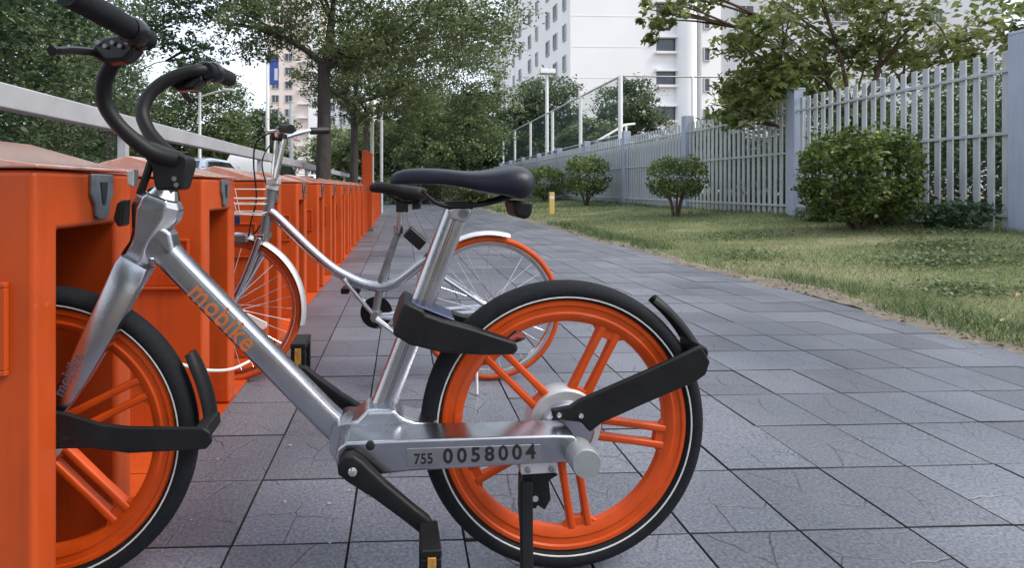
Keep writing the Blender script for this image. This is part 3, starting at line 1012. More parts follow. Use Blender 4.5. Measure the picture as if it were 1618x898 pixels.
# cranks and pedals
for s, e in ((1, (.300, .194)), (-1, (.565, .398))):
    c0 = Vector((.432, 0, .296))
    c1 = Vector((e[0], 0, e[1]))
    d_ = (c1 - c0).normalized()
    n_ = Vector((-d_.z, 0, d_.x))
    v0 = .128 if s > 0 else -.06
    rg = []
    for t, hw, th, off in ((-.026, .012, .012, 0), (-.016, .022, .013, 0), (.004, .0225, .014, 0), (.06, .0170, .0115, .006), (.13, .0150, .0105, .012), (.160, .0155, .010, .014), (.176, .010, .008, .014)):
        c = c0 + d_ * t
        rg.append([c + n_ * a + Vector((0, v0 + s * (off + .013) + b, 0)) for a, b in rrect(hw, th, .006, 3)])
    ck = MB().loft(rg).obj("crank", "black_plastic", bike, smooth=50)
    MB().lathe([(0, 0), (.008, 0), (.008, .003), (.005, .005), (0, .005)], 14).obj("crank_bolt", "chrome", ck).location = tuple(c0 + Vector((0, v0 + s * .0275 if s > 0 else v0 - .03, 0)))
    pv0, pv1 = (v0 + .030, v0 + .112) if s > 0 else (v0 - .112, v0 - .030)
    pc = c1 + Vector((-.002 if s > 0 else .004, 0, -.034 if s > 0 else .010))
    pd = MB()
    pd.box(pc.x - .017, pc.x + .017, pv0, pv1, pc.z - .046, pc.z - .032).box(pc.x - .017, pc.x + .017, pv0, pv1, pc.z + .032, pc.z + .046)
    pd.box(pc.x - .0165, pc.x + .0165, pv0, pv0 + .012, pc.z - .0318, pc.z + .0318).box(pc.x - .0165, pc.x + .0165, pv1 - .012, pv1, pc.z - .0318, pc.z + .0318)
    pd.tube([(pc.x, pv0 - .012, pc.z), (pc.x, pv1 - .004, pc.z)], .010, 10)
    po = pd.obj("pedal", "black_plastic", ck, bevel=.003)
    MB().box(pc.x - .007, pc.x + .007, pv1 + .0005, pv1 + .004, pc.z - .030, pc.z + .036).obj("reflector", "amber", ck, bevel=.001)

# mudguard pieces: arm at the hub side and a blade over the tread
ra = [(.048, .362), (.044, .344), (.018, .339), (-.012, .335), (-.030, .315), (-.055, .333), (-.15, .372), (-.245, .409), (-.268, .424), (-.277, .450), (-.258, .482), (-.15, .436), (-.01, .380), (.010, .368)]
mg = MB().prism(ra, .064, .076, 'y').obj("rear_mudguard", "black_plastic", bike, bevel=.004, seg=3)


def blade(cx, cz, r, a0, a1, flip, v_top, v_bot):
    """curved blade over the tyre; a measured from +-u axis up"""
    rg = []
    for k in range(11):
        t = k / 10
        a = R(a0 + (a1 - a0) * t)
        hw = (.026 - .006 * t) * (1 if t < .85 else 1 - (t - .85) * 2.6)
        vn = .034 if t < .06 else (.030 if t < .15 else hw)
        ctr = []
        prof = [(-hw, 0), (-hw * .6, .009), (0, .012), (vn * .6, .009), (vn, 0), (vn, -.007), (vn * .6, .002), (0, .005), (-hw * .6, .002), (-hw, -.007)]
        for v_, dr in prof:
            rr = r + dr
            ctr.append((cx + flip * rr * math.cos(a), v_, cz + rr * math.sin(a)))
        rg.append(ctr)
    return MB().loft(rg)


blade(0, .303, .324, 27, 53, -1, 0, 0).obj("blade", "black_plastic", mg, smooth=60)
MB().prism([(-.247, .412), (-.266, .421), (-.277, .447), (-.283, .462), (-.280, .474), (-.262, .484)], -.012, .063, 'y').obj("blade_root", "black_plastic", mg, bevel=.006, seg=3)
for u_, z_ in ((.034, .353), (-.010, .350)):
    MB().lathe([(0, .0762), (.0055, .0762), (.005, .080), (0, .081)], 12, (u_, 0, z_)).obj("bracket_bolt", "chrome", mg)
fa = [(1.075, .33), (1.045, .40), (1.0, .392), (.96, .383), (.90, .362), (.85, .355), (.715, .350), (.702, .341), (.699, .322), (.710, .309), (.85, .306), (.92, .318), (.98, .318), (1.03, .285)]
mf = MB().prism(fa, .076, .086, 'y').obj("front_mudguard", "black_plastic", bike, bevel=.004, seg=3)
blade(1.054, .303, .328, 2, 30, -1, 0, 0).obj("blade", "black_plastic", mf, smooth=60)
MB().prism([(.738, .312), (.722, .311), (.708, .322), (.710, .346), (.734, .350)], -.004, .0755, 'y').obj("blade_root", "black_plastic", mf, bevel=.006, seg=3)

# kickstand
ks = MB().prism([(.122, .2815), (.050, .2815), (.052, .262), (.120, .260)], .070, .121, 'y').obj("kickstand", "alloy_pale", bike, bevel=.002)
for uu in (.108, .063):
    MB().lathe([(0, .1212), (.0055, .1212), (.005, .126), (0, .127)], 10, (uu, 0, .2705)).obj("bracket_bolt", "steel_dark", ks)
km = MB().prism([(.117, .2595), (.056, .2615), (.046, .252), (.064, .242), (.060, .206), (.072, .186), (.086, .196), (.088, .190), (.104, .190), (.116, .244)], .082, .112, 'y')
km.obj("hinge", "black_plastic", ks, bevel=.003)
MB().lathe([(0, .1125), (.006, .1125), (.006, .117), (0, .117)], 12, (.092, 0, .212)).obj("pivot_bolt", "chrome", ks)
MB().sweep([(.108, .112, .245), (.109, .116, .20), (.112, .128, .15), (.120, .166, .012), (.121, .170, .002)], rrect(.008, .0115, .004, 3)).obj("leg", "black_plastic", ks)
MB().sweep([(.1185, .110, .258), (.120, .113, .20), (.119, .125, .155)], rrect(.005, .004, .002, 2)).obj("leg_spring", "ink", ks)

# ------------------------------------------------------------------ second bike (wire spokes, orange tyres)
b2 = thing("bicycle", "silver step-through bike with thin orange tyres, wire spokes and tall twin handlebar posts", "bicycle", (.361, 2.227, 0), PI - .0216)


def wire_wheel(parent, loc):
    wv = part_empty("wheel", parent, loc)
    MB().lathe([(.286 + .0145 * math.cos(a), .016 * math.sin(a)) for a in np.linspace(0, 2 * PI, 13)[:-1]], 72, closed=True).obj("tyre", "tyre_orange", wv)
    MB().lathe([(.276, .012), (.268, .0125), (.258, .009), (.258, -.009), (.268, -.0125), (.276, -.012)], 72, closed=True).obj("rim", "chrome", wv)
    MB().lathe([(0, -.04), (.012, -.04), (.022, -.03), (.022, -.026), (.012, -.024), (.012, .024), (.022, .026), (.022, .03), (.012, .04), (0, .04)], 20).obj("hub", "chrome", wv)
    s = MB()
    for k in range(32):
        a = 2 * PI * k / 32
        b_ = a + (.62 if (k // 2) % 2 else -.62)
        sg = 1 if k % 2 else -1
        s.tube([(.021 * math.cos(b_), sg * .027, .021 * math.sin(b_)), (.259 * math.cos(a), 0, .259 * math.sin(a))], .0011, 4, False)
    s.obj("spokes", "chrome", wv)
    return wv


wire_wheel(b2, (0, 0, .301))
w2 = wire_wheel(b2, (1.073, 0, .301))
MB().prism([(.075, -.016), (.165, -.016), (.172, 0), (.165, .016), (.075, .016), (.068, 0)], -.003, .006, 'y').obj("reflector", "white_paint", w2, bevel=.002).rotation_euler = (0, -R(206), 0)
MB().tube(smooth_path([(.905, 0, .70), (.871, 0, .672), (.741, 0, .545), (.65, 0, .468), (.58, 0, .428), (.52, 0, .402), (.455, 0, .390), (.40, 0, .40), (.35, 0, .432), (.29, 0, .478), (.235, 0, .52)], 5), .0215, 14).obj("main_tube", "alloy", b2)
stb = MB()
for s in (1, -1):
    stb.tube([(.245, s * .02, .505), (.19, s * .038, .432), (-.002, s * .05, .305)], .0085, 8)
    stb.tube([(.455, s * .03, .268), (.30, s * .04, .272), (0, s * .05, .298)], .0095, 8)
stb.obj("rear_stays", "alloy", b2)
MB().tube([(.600, .022, .425), (.472, .022, .272)], .0095, 8).tube([(.640, -.022, .452), (.476, -.022, .268)], .008, 8).obj("brace_tubes", "alloy", b2)
MB().tube([(.376, 0, .62), (.445, 0, .42), (.470, 0, .285)], [.0135, .0155, .0165], 12).obj("seat_tube", "steel_dark", b2)
MB().tube([(.362, 0, .742), (.378, 0, .60)], .0115, 12).tube([(.374, 0, .640), (.377, 0, .612)], .019, 12).obj("seat_post", "alloy", b2)
MB().lathe([(0, -.035), (.022, -.035), (.022, .045), (0, .045)], 20, (.467, 0, .272)).obj("bottom_bracket", "steel_dark", b2)
cr = MB().lathe([(.03, -.048), (.066, -.048), (.068, -.046), (.066, -.043), (.03, -.043)], 40, (.470, 0, .272), True)
cr.lathe([(.0, -.05), (.034, -.05), (.034, -.042), (.0, -.042)], 24, (.470, 0, .272))
cr.obj("chainring", "black_plastic", b2)
MB().tube([(.468, -.045, .335), (0, -.045, .325)], .004, 5).tube([(.468, -.045, .21), (0, -.045, .278)], .004, 5).obj("chain", "steel_dark", b2)
for s, e in ((1, (.346, .185)), (-1, (.585, .355))):
    ck = MB().tube([(.465, s * .055, .270), (e[0], s * .07, e[1])], [.012, .009], 8).obj("crank", "chrome", b2)
    MB().box(e[0] - .04, e[0] + .04, min(s * .08, s * .16), max(s * .08, s * .16), e[1] - .012, e[1] + .012).obj("pedal", "black_plastic", ck, bevel=.003)
# front end
MB().tube([(.897, 0, .80), (.930, 0, .600)], [.021, .0205], 14).obj("head_tube", "steel_dark", b2)
MB().tube([(.893, 0, .812), (.897, 0, .795)], .026, 14).obj("headset", "alloy_pale", b2)
fkm = MB().box(.915, .955, -.062, .062, .590, .612)
for s in (1, -1):
    fkm.tube(smooth_path([(.933, s * .056, .600), (.965, s * .056, .505), (1.02, s * .052, .385), (1.073, s * .05, .301)], 4), [.014] * 6 + [.012] * 4 + [.009] * 3, 10)
fkm.obj("fork", "alloy", b2, bevel=.004)
MB().box(.865, .915, -.030, .030, .812, .842).obj("stem_block", "alloy_pale", b2, bevel=.008)
ri = MB()
for s in (1, -1):
    ri.tube([(.888, s * .017, .838), (.872, s * .020, 1.0)], .0105, 10)
ri.tube([(.875, 0.03, .838), (.838, 0.03, 1.0)], .0105, 10)
ri.obj("riser", "chrome", b2)
h2 = part_empty("handlebar", b2)
MB().tube(smooth_path([(.72, -.30, 1.072), (.79, -.245, 1.062), (.838, -.15, 1.035), (.862, -.06, 1.013), (.866, 0, 1.010), (.862, .06, 1.013), (.838, .15, 1.022), (.800, .24, 1.020), (.76, .29, 1.012)], 5), .011, 10).obj("bar", "chrome", h2)
for s in (1, -1):
    MB().box(.842, .892, s * .022 - .016, s * .022 + .016, .994, 1.026).obj("clamp", "black_plastic", h2, bevel=.006)
    e = (.715, s * .305, 1.070) if s < 0 else (.75, s * .305, 1.010)
    i = (.785, s * .25, 1.062) if s < 0 else (.795, s * .25, 1.019)
    MB().tube([i, e], .017, 10).obj("grip", "black_plastic", h2)
    q = (.83, s * .17, 1.032 if s < 0 else 1.02)
    MB().tube([q, (q[0] + .03, q[1] + s * .05, q[2] - .01), (q[0] + .015, q[1] + s * .12, q[2] - .01)], .006, 7).obj("brake_lever", "chrome", h2)
cab = MB()
for s, o_ in ((1, .02), (-1, -.01)):
    cab.tube(smooth_path([(.86, s * .12, 1.02), (.93, s * .10, .985), (.955, s * .06, .90), (.93 + o_, s * .04, .76), (.955 + o_, s * .03, .66), (.985, s * .03, .60)], 6), .0032, 6)
cab.obj("cables", "black_plastic", b2)
# wire basket in front of the head tube
wb = MB()
for z_, ins in ((.795, 0), (.757, .008), (.735, .012), (.700, .018)):
    wb.tube([(.915, -.10 + ins, z_), (1.06 - ins, -.11 + ins, z_), (1.075 - ins, -.09 + ins, z_), (1.075 - ins, .09 - ins, z_), (1.06 - ins, .11 - ins, z_), (.915, .10 - ins, z_), (.915, -.10 + ins, z_)], .0024, 5)
for y_ in (-.08, -.03, .03, .08):
    wb.tube([(1.075, y_, .795), (1.05, y_ * .8, .695), (.92, y_ * .8, .690)], .002, 5)
wb.obj("front_basket", "bone_wire", b2)
MB().box(1.00, 1.058, .086, .090, .655, .690).obj("badge", "solar_blue", b2, bevel=.001)


def fender(cx, cz, r, a0, a1, w_):
    rg = []
    n = 24
    for k in range(n + 1):
        a = R(a0 + (a1 - a0) * k / n)
        pr = [(-w_, -.012), (-w_ * .8, -.002), (0, .003), (w_ * .8, -.002), (w_, -.012), (w_ * .8, -.004), (0, .001), (-w_ * .8, -.004)]
        rg.append([(cx + (r + dr) * math.cos(a), v_, cz + (r + dr) * math.sin(a)) for v_, dr in pr])
    return MB().loft(rg)


fender(0, .301, .318, 66, 106, .028).obj("rear_mudguard", "alloy_pale", b2, smooth=60)
fender(1.073, .301, .315, 95, 192, .028).obj("front_mudguard", "alloy_pale", b2, smooth=60)
MB().box(.985, 1.07, -.04, .05, .575, .612).obj("brake_caliper", "steel_dark", b2, bevel=.008)
# saddle of the second bike
rings = []
for (u, zt, zb, wd) in ((.495, .808, .790, .012), (.485, .820, .782, .024), (.45, .826, .778, .030), (.40, .822, .770, .036), (.35, .812, .750, .058), (.30, .806, .742, .078), (.268, .800, .750, .074), (.258, .792, .765, .05)):
    ring = []
    for k in range(16):
        a = 2 * PI * k / 16
        c_, s_ = math.cos(a), math.sin(a)
        ring.append((u, wd * math.copysign(abs(c_) ** .8, c_), (zt + zb) / 2 + (zt - zb) / 2 * math.copysign(abs(s_) ** .6, s_)))
    rings.append(ring)
s2 = MB().loft(rings).obj("saddle", "black_plastic", b2, smooth=70)
sp2 = MB()
for s in (1, -1):
    for k in (0,):
        sp2.tube([(.30 + .02 * math.cos(a) * .8, s * .035 + .018 * math.sin(a), .748 - .035 * i / 24) for i, a in enumerate(np.linspace(0, 8 * PI, 25))], .0035, 5)
sp2.tube([(.42, .02, .775), (.37, .02, .742), (.32, .03, .738)], .005, 6).tube([(.42, -.02, .775), (.37, -.02, .742), (.32, -.03, .738)], .005, 6)
sp2.box(.335, .385, -.018, .018, .70, .745)
sp2.obj("saddle_springs", "black_gloss", s2)
bx = MB().box(-.045, .045, -.05, .05, -.024, .024).obj("lock_box", "black_gloss", b2, bevel=.005)
bx.location = (.307, 0, .592)
bx.rotation_euler = (0, R(-42), 0)
MB().tube([(.06, .055, .29), (.065, .12, .12), (.068, .165, .004)], .006, 8).obj("kickstand", "alloy_pale", b2)

# ------------------------------------------------------------------ trees and shrubs


def leaves(P, L, seed, up=.45, aspect=.5):
    r = np.random.default_rng(seed)
    n = len(P)
    nrm = r.normal(0, 1, (n, 3))
    nrm[:, 2] = np.abs(nrm[:, 2]) + up
    nrm /= np.linalg.norm(nrm, axis=1)[:, None]
    t = r.normal(0, 1, (n, 3))
    t -= nrm * (t * nrm).sum(1)[:, None]
    t /= np.linalg.norm(t, axis=1)[:, None]
    b = np.cross(nrm, t)
    s = (L * (.6 + .8 * r.random(n)))[:, None]
    droop = nrm * s * -.12
    q = np.stack([P + t * s * .5 + droop, P + b * s * aspect * .5, P - t * s * .5 + droop, P - b * s * aspect * .5], 1)
    return q.reshape(-1, 3)


clover()


def crown_points(blobs, seed, clump=.30, per=45, shell=2.4):
    r = np.random.default_rng(seed)
    out, tone = [], []
    for (cx, cy, cz, rx, ry, rz, n) in blobs:
        nc = max(4, int(n / per))
        d = r.normal(0, 1, (nc, 3))
        d /= np.linalg.norm(d, axis=1)[:, None]
        rad = r.random(nc) ** (1 / shell)
        cc = d * rad[:, None] * np.array([rx, ry, rz]) * .92
        ct = r.normal(0, .16, nc)
        idx = r.integers(0, nc, n)
        off = r.normal(0, 1, (n, 3)) * np.array([1, 1, .62]) * clump * (rx * ry * rz) ** (1 / 3) * (.45 + .8 * r.random(nc)[idx])[:, None] * .55
        p = cc[idx] + off + np.array([cx, cy, cz])
        out.append(p)
        tone.append(np.clip(.45 + ct[idx] + r.normal(0, .15, n), 0, 1))
    return np.concatenate(out), np.concatenate(tone)


def tree(name, label, cat, x, y, z0, th, tr, blobs, L, leaf, bark="bark", seed=0, group=None, clump=.3, per=45, lean=(0, 0), limbs=True, shell=2.4, thin=1.0):
    t = thing(name, label, cat, (x, y, z0), 0, group)
    r = random.Random(seed)
    m = MB()
    top = (lean[0], lean[1], th)
    path = smooth_path([(0, 0, -.1), (lean[0] * .2 + r.uniform(-.04, .04), lean[1] * .2, th * .35), (lean[0] * .6 + r.uniform(-.05, .05), lean[1] * .6, th * .7), top], 5)
    n = len(path)
    m.tube(path, [tr * (1.25 if k == 0 else 1.0 - .35 * k / n) for k in range(n)], 12)
    if limbs:
        for (cx, cy, cz, rx, ry, rz, nn) in blobs:
            if nn < 150:
                continue
            s = Vector(top) if cz > th else Vector((lean[0] * .7, lean[1] * .7, max(th * .55, cz - rz)))
            e = Vector((cx, cy, cz))
            mid = (s + e) / 2 + Vector((r.uniform(-.15, .15), r.uniform(-.15, .15), (-.12 if (e - s).length < 2.6 else .10) * (e - s).length + r.uniform(0, .2)))
            pp = smooth_path([s, mid, e], 4)
            m.tube(pp, [tr * (.5 if (e - s).length < 1.6 else (.34 if (e - s).length < 2.6 else .16)) * (1 - .75 * k / len(pp)) for k in range(len(pp))], 7)
            for q in range(4):
                e2 = e + Vector((r.uniform(-1, 1) * rx, r.uniform(-1, 1) * ry, r.uniform(-.5, .9) * rz)) * .8
                b_ = Vector(pp[len(pp) // 2 + 1])
                m.tube([b_, (b_ + e2) / 2 + Vector((0, 0, .1 * rz)), e2], [tr * .22, tr * .15, tr * .05], 5)
    m.obj("trunk", bark, t, smooth=60)
    P, tone = crown_points(blobs, seed + 100, clump, per, shell)
    fast_mesh("crown", leaves(P, L, seed + 200), 4, leaf, t, tone)
    return t


# street trees in line behind the docks
tree("street_tree", "street tree with bare dark trunk rising just behind the docks, crown over the path", "tree", -1.24, 8.6, 0, 2.75, .135,
     [(.0, .2, 3.9, 1.4, 1.4, 1.0, 8500), (-.95, -.2, 3.3, .75, .9, .65, 3000), (1.5, .3, 3.45, 1.2, 1.2, .7, 5200), (2.6, .6, 3.7, .9, 1.1, .7, 2600), (.5, -.3, 2.9, .8, .9, .35, 2000), (.3, .3, 5.1, 1.8, 1.8, 1.0, 4000)],
     .066, "leaf_olive", seed=11, group="street trees behind the docks", clump=.24, per=30)
tree("street_tree", "thinner second street tree with a near-black trunk, beside the tall orange pillar", "tree", -1.26, 14.2, 0, 3.0, .125,
     [(.1, 0, 4.6, 1.6, 1.6, 1.1, 5200), (1.3, .3, 3.6, 1.1, 1.1, .8, 3000), (-.9, 0, 3.7, .9, 1.0, .7, 2200), (.3, 0, 2.9, .7, .9, .5, 1500), (2.4, .5, 4.3, 1.4, 1.2, 1.0, 3200), (3.6, .5, 4.8, 1.1, 1.2, .9, 1800)],
     .085, "leaf_olive", seed=12, group="street trees behind the docks", clump=.24, per=30)
# unseen trees added overhead and behind the viewer to darken reflections and sky fill
tree("street_tree", "unseen tree added before the nearest dock, its high crown shading docks and bikes", "tree", -1.3, -.9, 0, 3.4, .14,
     [(.2, 0, 5.0, 2.0, 1.9, 1.0, 5200), (1.3, -.4, 4.5, 1.2, 1.3, .6, 2200), (-.8, .2, 4.6, 1.2, 1.2, .7, 2000)],
     .11, "leaf_olive", seed=15, group="street trees behind the docks")
for k, (x, y, lab) in enumerate(((-2.4, -6.0, "unseen tree added behind the viewer near the kerb to darken reflections"), (2.2, -8.0, "unseen tree added behind the viewer beside the paving to darken reflections"), (7.0, -6.5, "unseen tree added behind the viewer on the lawn to darken reflections"))):
    tree("street_tree", lab, "tree", x, y, 0, 2.2, .15,
         [(0, 0, 4.2, 2.2, 2.0, 1.6, 4200), (1.0, .4, 2.6, 1.6, 1.4, 1.1, 2400), (-1.1, .3, 2.7, 1.6, 1.4, 1.1, 2400), (0, .6, 1.4, 1.9, 1.2, .9, 2400)],
         .16, "leaf_olive", seed=150 + k, group="unseen trees added behind the viewer", limbs=False)
tree("street_tree", "third street tree, mostly hidden beyond the orange pillar", "tree", -1.4, 21, 0, 3.4, .13,
     [(.2, 0, 5.2, 2.0, 2.0, 1.6, 4500), (1.8, .4, 4.2, 1.6, 1.4, 1.1, 3000), (-1.0, 0, 4.2, 1.2, 1.2, 1.0, 2000)],
     .14, "leaf_olive", seed=13, group="street trees behind the docks")

# overhanging tree whose leaves fill the top between the two street trees and the white building
tree("broad_tree", "grey green spreading tree standing where the path ends, crown against the white building", "tree", 1.2, 27, 0, 4.5, .2,
     [(0, 0, 8.0, 3.0, 3, 2.4, 5200), (2.6, 0, 7.6, 2.0, 2.2, 2.1, 3000), (-2.4, 0, 7.0, 2.2, 2.2, 1.8, 3200), (1.0, .5, 10.6, 3.0, 2.6, 1.8, 3200), (3.0, -.4, 5.4, 2.0, 1.8, 1.3, 3000), (0, -.6, 4.6, 2.4, 1.8, 1.5, 4200), (-2.0, -.4, 3.6, 1.8, 1.6, 1.3, 2600), (2.2, -.8, 3.2, 2.2, 1.6, 1.3, 3600), (.2, -1.0, 2.2, 2.2, 1.4, 1.2, 3000)],
     .15, "leaf_light", seed=14, group="trees at the end of the path", clump=.24)

far = [
    (-1.2, 34, 5.6, 2.8, "leaf_light", "bushy green tree closing the path, leftmost under the street trees' crowns"),
    (1.9, 38, 8.0, 3.4, "leaf_light", "rounded mid green tree at the end of the path above the saddle"),
    (3.9, 33, 7.4, 2.0, "leaf_dark", "dark tree at the end of the path beside the netted court fence"),
    (6.6, 47, 9.6, 2.6, "leaf_mid", "tall light green tree behind the left end of the netted court fence"),
    (3.2, 52, 11.0, 4.2, "leaf_blue", "hazy grey green tree standing furthest beyond the path's end"),
    (-4.4, 46, 6.5, 3.6, "leaf_light", "pale green tree glimpsed between the two street tree trunks"),
]
for k, (x, y, h, r_, lf, lab) in enumerate(far):
    tree("path_tree", lab, "tree", x, y, 0, h * .45, .16,
         [(0, 0, h * .68, r_, r_, h * .28, 4600), (-r_ * .55, -.4, h * .48, r_ * .7, r_ * .7, h * .26, 3000), (r_ * .55, -.4, h * .50, r_ * .7, r_ * .7, h * .27, 3000), (0, -.6, h * .24, r_ * .9, r_ * .7, h * .24, 3600)],
         .15 + .003 * y, lf, seed=30 + k, group="trees at the end of the path", limbs=False)

# low shrubs along the end of the path
for k, (x, y, r_, lab) in enumerate(((-.4, 26, 1.0, "low shrub at the end of the dock row"), (1.2, 27.5, 1.3, "wide low shrub under the far trees, above the saddle's middle"),
                                     (3.0, 25, 1.2, "dark low shrub just left of the netted court fence"), (3.7, 28.5, 1.1, "low shrub touching the foot of the netted court fence"))):
    tree("path_shrub", lab, "shrub", x, y, 0, .4, .04, [(0, 0, .7, r_, r_ * .8, .75, 2600), (r_ * .5, .2, .5, r_ * .7, r_ * .6, .5, 1200)], .13, ("leaf_light", "leaf_mid")[k % 2], seed=60 + k, group="shrubs at the end of the path", limbs=False)

# trees across the road on the left
left = [
    (-5.6, 6.2, 5.6, 2.0, "leaf_dark", "dark roadside tree filling the top left corner behind the handlebar"),
    (-7.6, 9.6, 6.4, 2.4, "leaf_mid", "roadside tree directly behind the nearer handlebar grip"),
    (-8.4, 13.5, 6.2, 2.2, "leaf_blue", "thin roadside tree with sky showing through, above the farther grip"),
    (-11.6, 20, 6.6, 2.6, "leaf_mid", "dense dark roadside tree left of the street lamp"),
    (-9.4, 25, 5.7, 2.7, "leaf_mid", "rounded bright green tree right of the street lamp, in front of the beige block"),
    (-9.0, 33, 5.2, 2.6, "leaf_blue", "far roadside tree beside the beige block's foot"),
    (-13.5, 27, 5.4, 2.8, "leaf_dark", "dark roadside tree behind the street lamp pole"),
]
for k, (x, y, h, r_, lf, lab) in enumerate(left):
    dens = (2.0, 1.5, .6, 1.1, 1, 1, 1)[k]
    nl = int(5200 * dens)
    tree("roadside_tree", lab, "tree", x, y, -.05, h * .4, .16,
         [(0, 0, h * .66, r_, r_, h * .26, nl), (-r_ * .6, 0, h * .46, r_ * .7, r_ * .7, h * .2, int(nl * .6)), (r_ * .5, -.3, h * .46, r_ * .65, r_ * .7, h * .2, int(nl * .6)), (.2, -.3, h * .30, r_ * .8, r_ * .7, h * .17, int(nl * .6)), (.3, .2, h * .92, r_ * .9, r_ * .9, h * .2, int(nl * .7))],
         (.078, .095, .11, .14, .17, .2, .18)[k], lf, seed=80 + k, group="trees across the road", clump=.26, limbs=k < 4)
# leafy twigs of a high tree reaching over the road gap
tree("overhanging_tree", "tall roadside tree whose sparse twigs hang into the bright sky between the grips", "tree", -9.2, 17.5, -.05, 5.2, .16,
     [(3.6, -1, 6.7, 1.6, 1.3, 1.0, 2500), (2.0, -1, 5.8, 1.5, 1.3, 1.1, 2400), (4.7, -.6, 6.8, .9, 1.0, .8, 800), (2.9, -.8, 4.7, 1.0, 1.0, .8, 1100), (1.0, 0, 8.0, 2.4, 2, 1.2, 2400), (0, -.5, 5.0, 1.2, 1.2, 1.2, 1400)],
     .13, "leaf_dark", seed=91, group="trees across the road", clump=.22, per=22)
# roadside hedge below the rail
hd = thing("roadside_hedge", "long dark clipped hedge across the road under the grey guard rail", "hedge", (-4.2, 2, -.05))
P = np.stack([rng.normal(0, .42, 70000), rng.random(70000) ** 1.0 * 15, rng.random(70000) ** .7 * 1.05 + .05], 1)
P[:, 2] += .10 * np.sin(P[:, 1] * 1.7) + .08 * np.sin(P[:, 1] * 4.1 + 1)
P[:, 2] = np.clip(P[:, 2], .02, 3)
fast_mesh("foliage", leaves(P, .062, 401), 4, "leaf_dark", hd, np.clip(rng.normal(.4, .2, 70000), 0, 1))
MB().box(-.25, .25, 0, 15, 0, .25).obj("stems", "bark", hd)

# right-hand tree behind the picket fence
tree("fence_tree", "light green tree with forked brown trunk behind the picket fence, right of frame", "tree", 8.55, 9.9, .30, 1.95, .125,
     [(-1.5, .3, 2.55, .95, .9, .55, 1400), (-1.8, .2, 3.4, .8, .8, .5, 800), (-.5, .3, 3.05, .9, .9, .6, 800), (.45, -.2, 3.3, .8, .8, .6, 700), (1.5, -.2, 2.9, 1.0, 1.0, .5, 620), (2.3, -.6, 3.4, 1.1, 1.0, .6, 680), (-.6, 0, 4.2, 1.3, 1.2, .6, 1000), (1.0, 0, 4.4, 1.6, 1.3, .8, 1000), (-3.75, -.1, 3.75, .45, .5, .36, 300), (-4.1, -.2, 3.28, .34, .3, .12, 50), (-2.9, 0, 4.2, .7, .6, .4, 420), (-2.0, .3, 1.95, .6, .7, .42, 480)],
     .155, "leaf_right", "bark_brown", seed=21, clump=.30, per=12)
tree("fence_tree", "second light green tree behind the fence, its low branch drooping near the third post", "tree", 9.6, 13.2, .30, 2.0, .09,
     [(-.6, 0, 2.6, 1.1, 1.1, .7, 1100), (.5, .3, 3.2, 1.3, 1.2, .8, 1100), (-1.9, -.3, 1.95, .40, .45, .45, 330), (1.5, 0, 2.5, 1.0, 1.0, .7, 800)],
     .16, "leaf_right", "bark_brown", seed=22, clump=.30, per=12)
ch = thing("court_hedge", "long dark hedge running behind the picket fence under the two light green trees", "hedge", (9.7, 3.5, .3))
nq = 26000
P = np.stack([rng.normal(0, .30, nq), rng.random(nq) * 17, rng.random(nq) ** .75 * 1.5 + .03], 1)
P[:, 2] += .14 * np.sin(P[:, 1] * 1.9) + .10 * np.sin(P[:, 1] * 4.7 + 1)
P[:, 2] = np.clip(P[:, 2], .02, 3)
fast_mesh("foliage", leaves(P, .085, 402), 4, "leaf_dark", ch, np.clip(rng.normal(.45, .2, nq), 0, 1))
MB().box(-.2, .2, 0, 17, 0, .3).obj("stems", "bark", ch)
# greenery right behind the pickets
for k, (x, y, r_, h, lab) in enumerate(((8.5, 6.3, .9, 2.0, "leafy shrub behind the pickets beside the rightmost post"), (8.6, 7.9, 1.0, 2.2, "leafy shrub behind the pickets, above the right half of the big round bush"),
                                        (8.6, 9.5, 1.0, 2.0, "shrub behind the pickets, above the left half of the big round bush"), (8.6, 11.2, 1.0, 1.9, "shrub behind the pickets just past the second post"), (8.6, 12.9, 1.0, 1.7, "shrub behind the pickets before the third post"),
                                        (10.8, 8.6, 1.4, 2.6, "tall shrub set back behind the fence under the forked tree"), (11.2, 12.2, 1.5, 2.6, "tall shrub set back behind the fence beyond the second post"))):
    tree("back_shrub", lab, "shrub", x, y, .30, .5, .04, [(0, 0, h * .5, r_, r_, h * .55, 3400), (.2, .5, h * .8, r_ * .7, r_ * .7, h * .35, 1700)], .085, ("leaf_dark", "leaf_blue", "leaf_mid", "leaf_blue", "leaf_dark", "leaf_mid", "leaf_blue")[k], seed=110 + k, group="shrubs behind the picket fence", limbs=False, clump=.35, per=25)

# trees behind the court
court = [(12.2, 46, 11.0, 3.3, "leaf_blue", "round green tree standing behind the netted fence, left of the white building's corner"), (19.5, 46, 10.6, 3.0, "leaf_blue", "round dark green tree in front of the white building's balcony"),
         (13.5, 38, 5.5, 2.4, "leaf_mid", "low green tree behind the netting, beside the floodlight pole"), (10.4, 48, 8.0, 2.6, "leaf_blue", "grey green tree behind the far end of the netting"), (17.8, 30, 4.2, 1.6, "leaf_mid", "low bright shrub-like tree beside the netted fence corner")]
for k, (x, y, h, r_, lf, lab) in enumerate(court):
    tree("court_tree", lab, "tree", x, y, .3, h * .45, .2,
         [(0, 0, h * .72, r_, r_, h * .25, 5200), (-r_ * .45, -.3, h * .52, r_ * .75, r_ * .7, h * .22, 3000), (r_ * .5, -.3, h * .52, r_ * .75, r_ * .7, h * .22, 3000), (0, -.3, h * .32, r_ * .9, r_ * .8, h * .2, 2600)],
         .30, lf, seed=130 + k, group="trees behind the court", limbs=False, clump=.26)


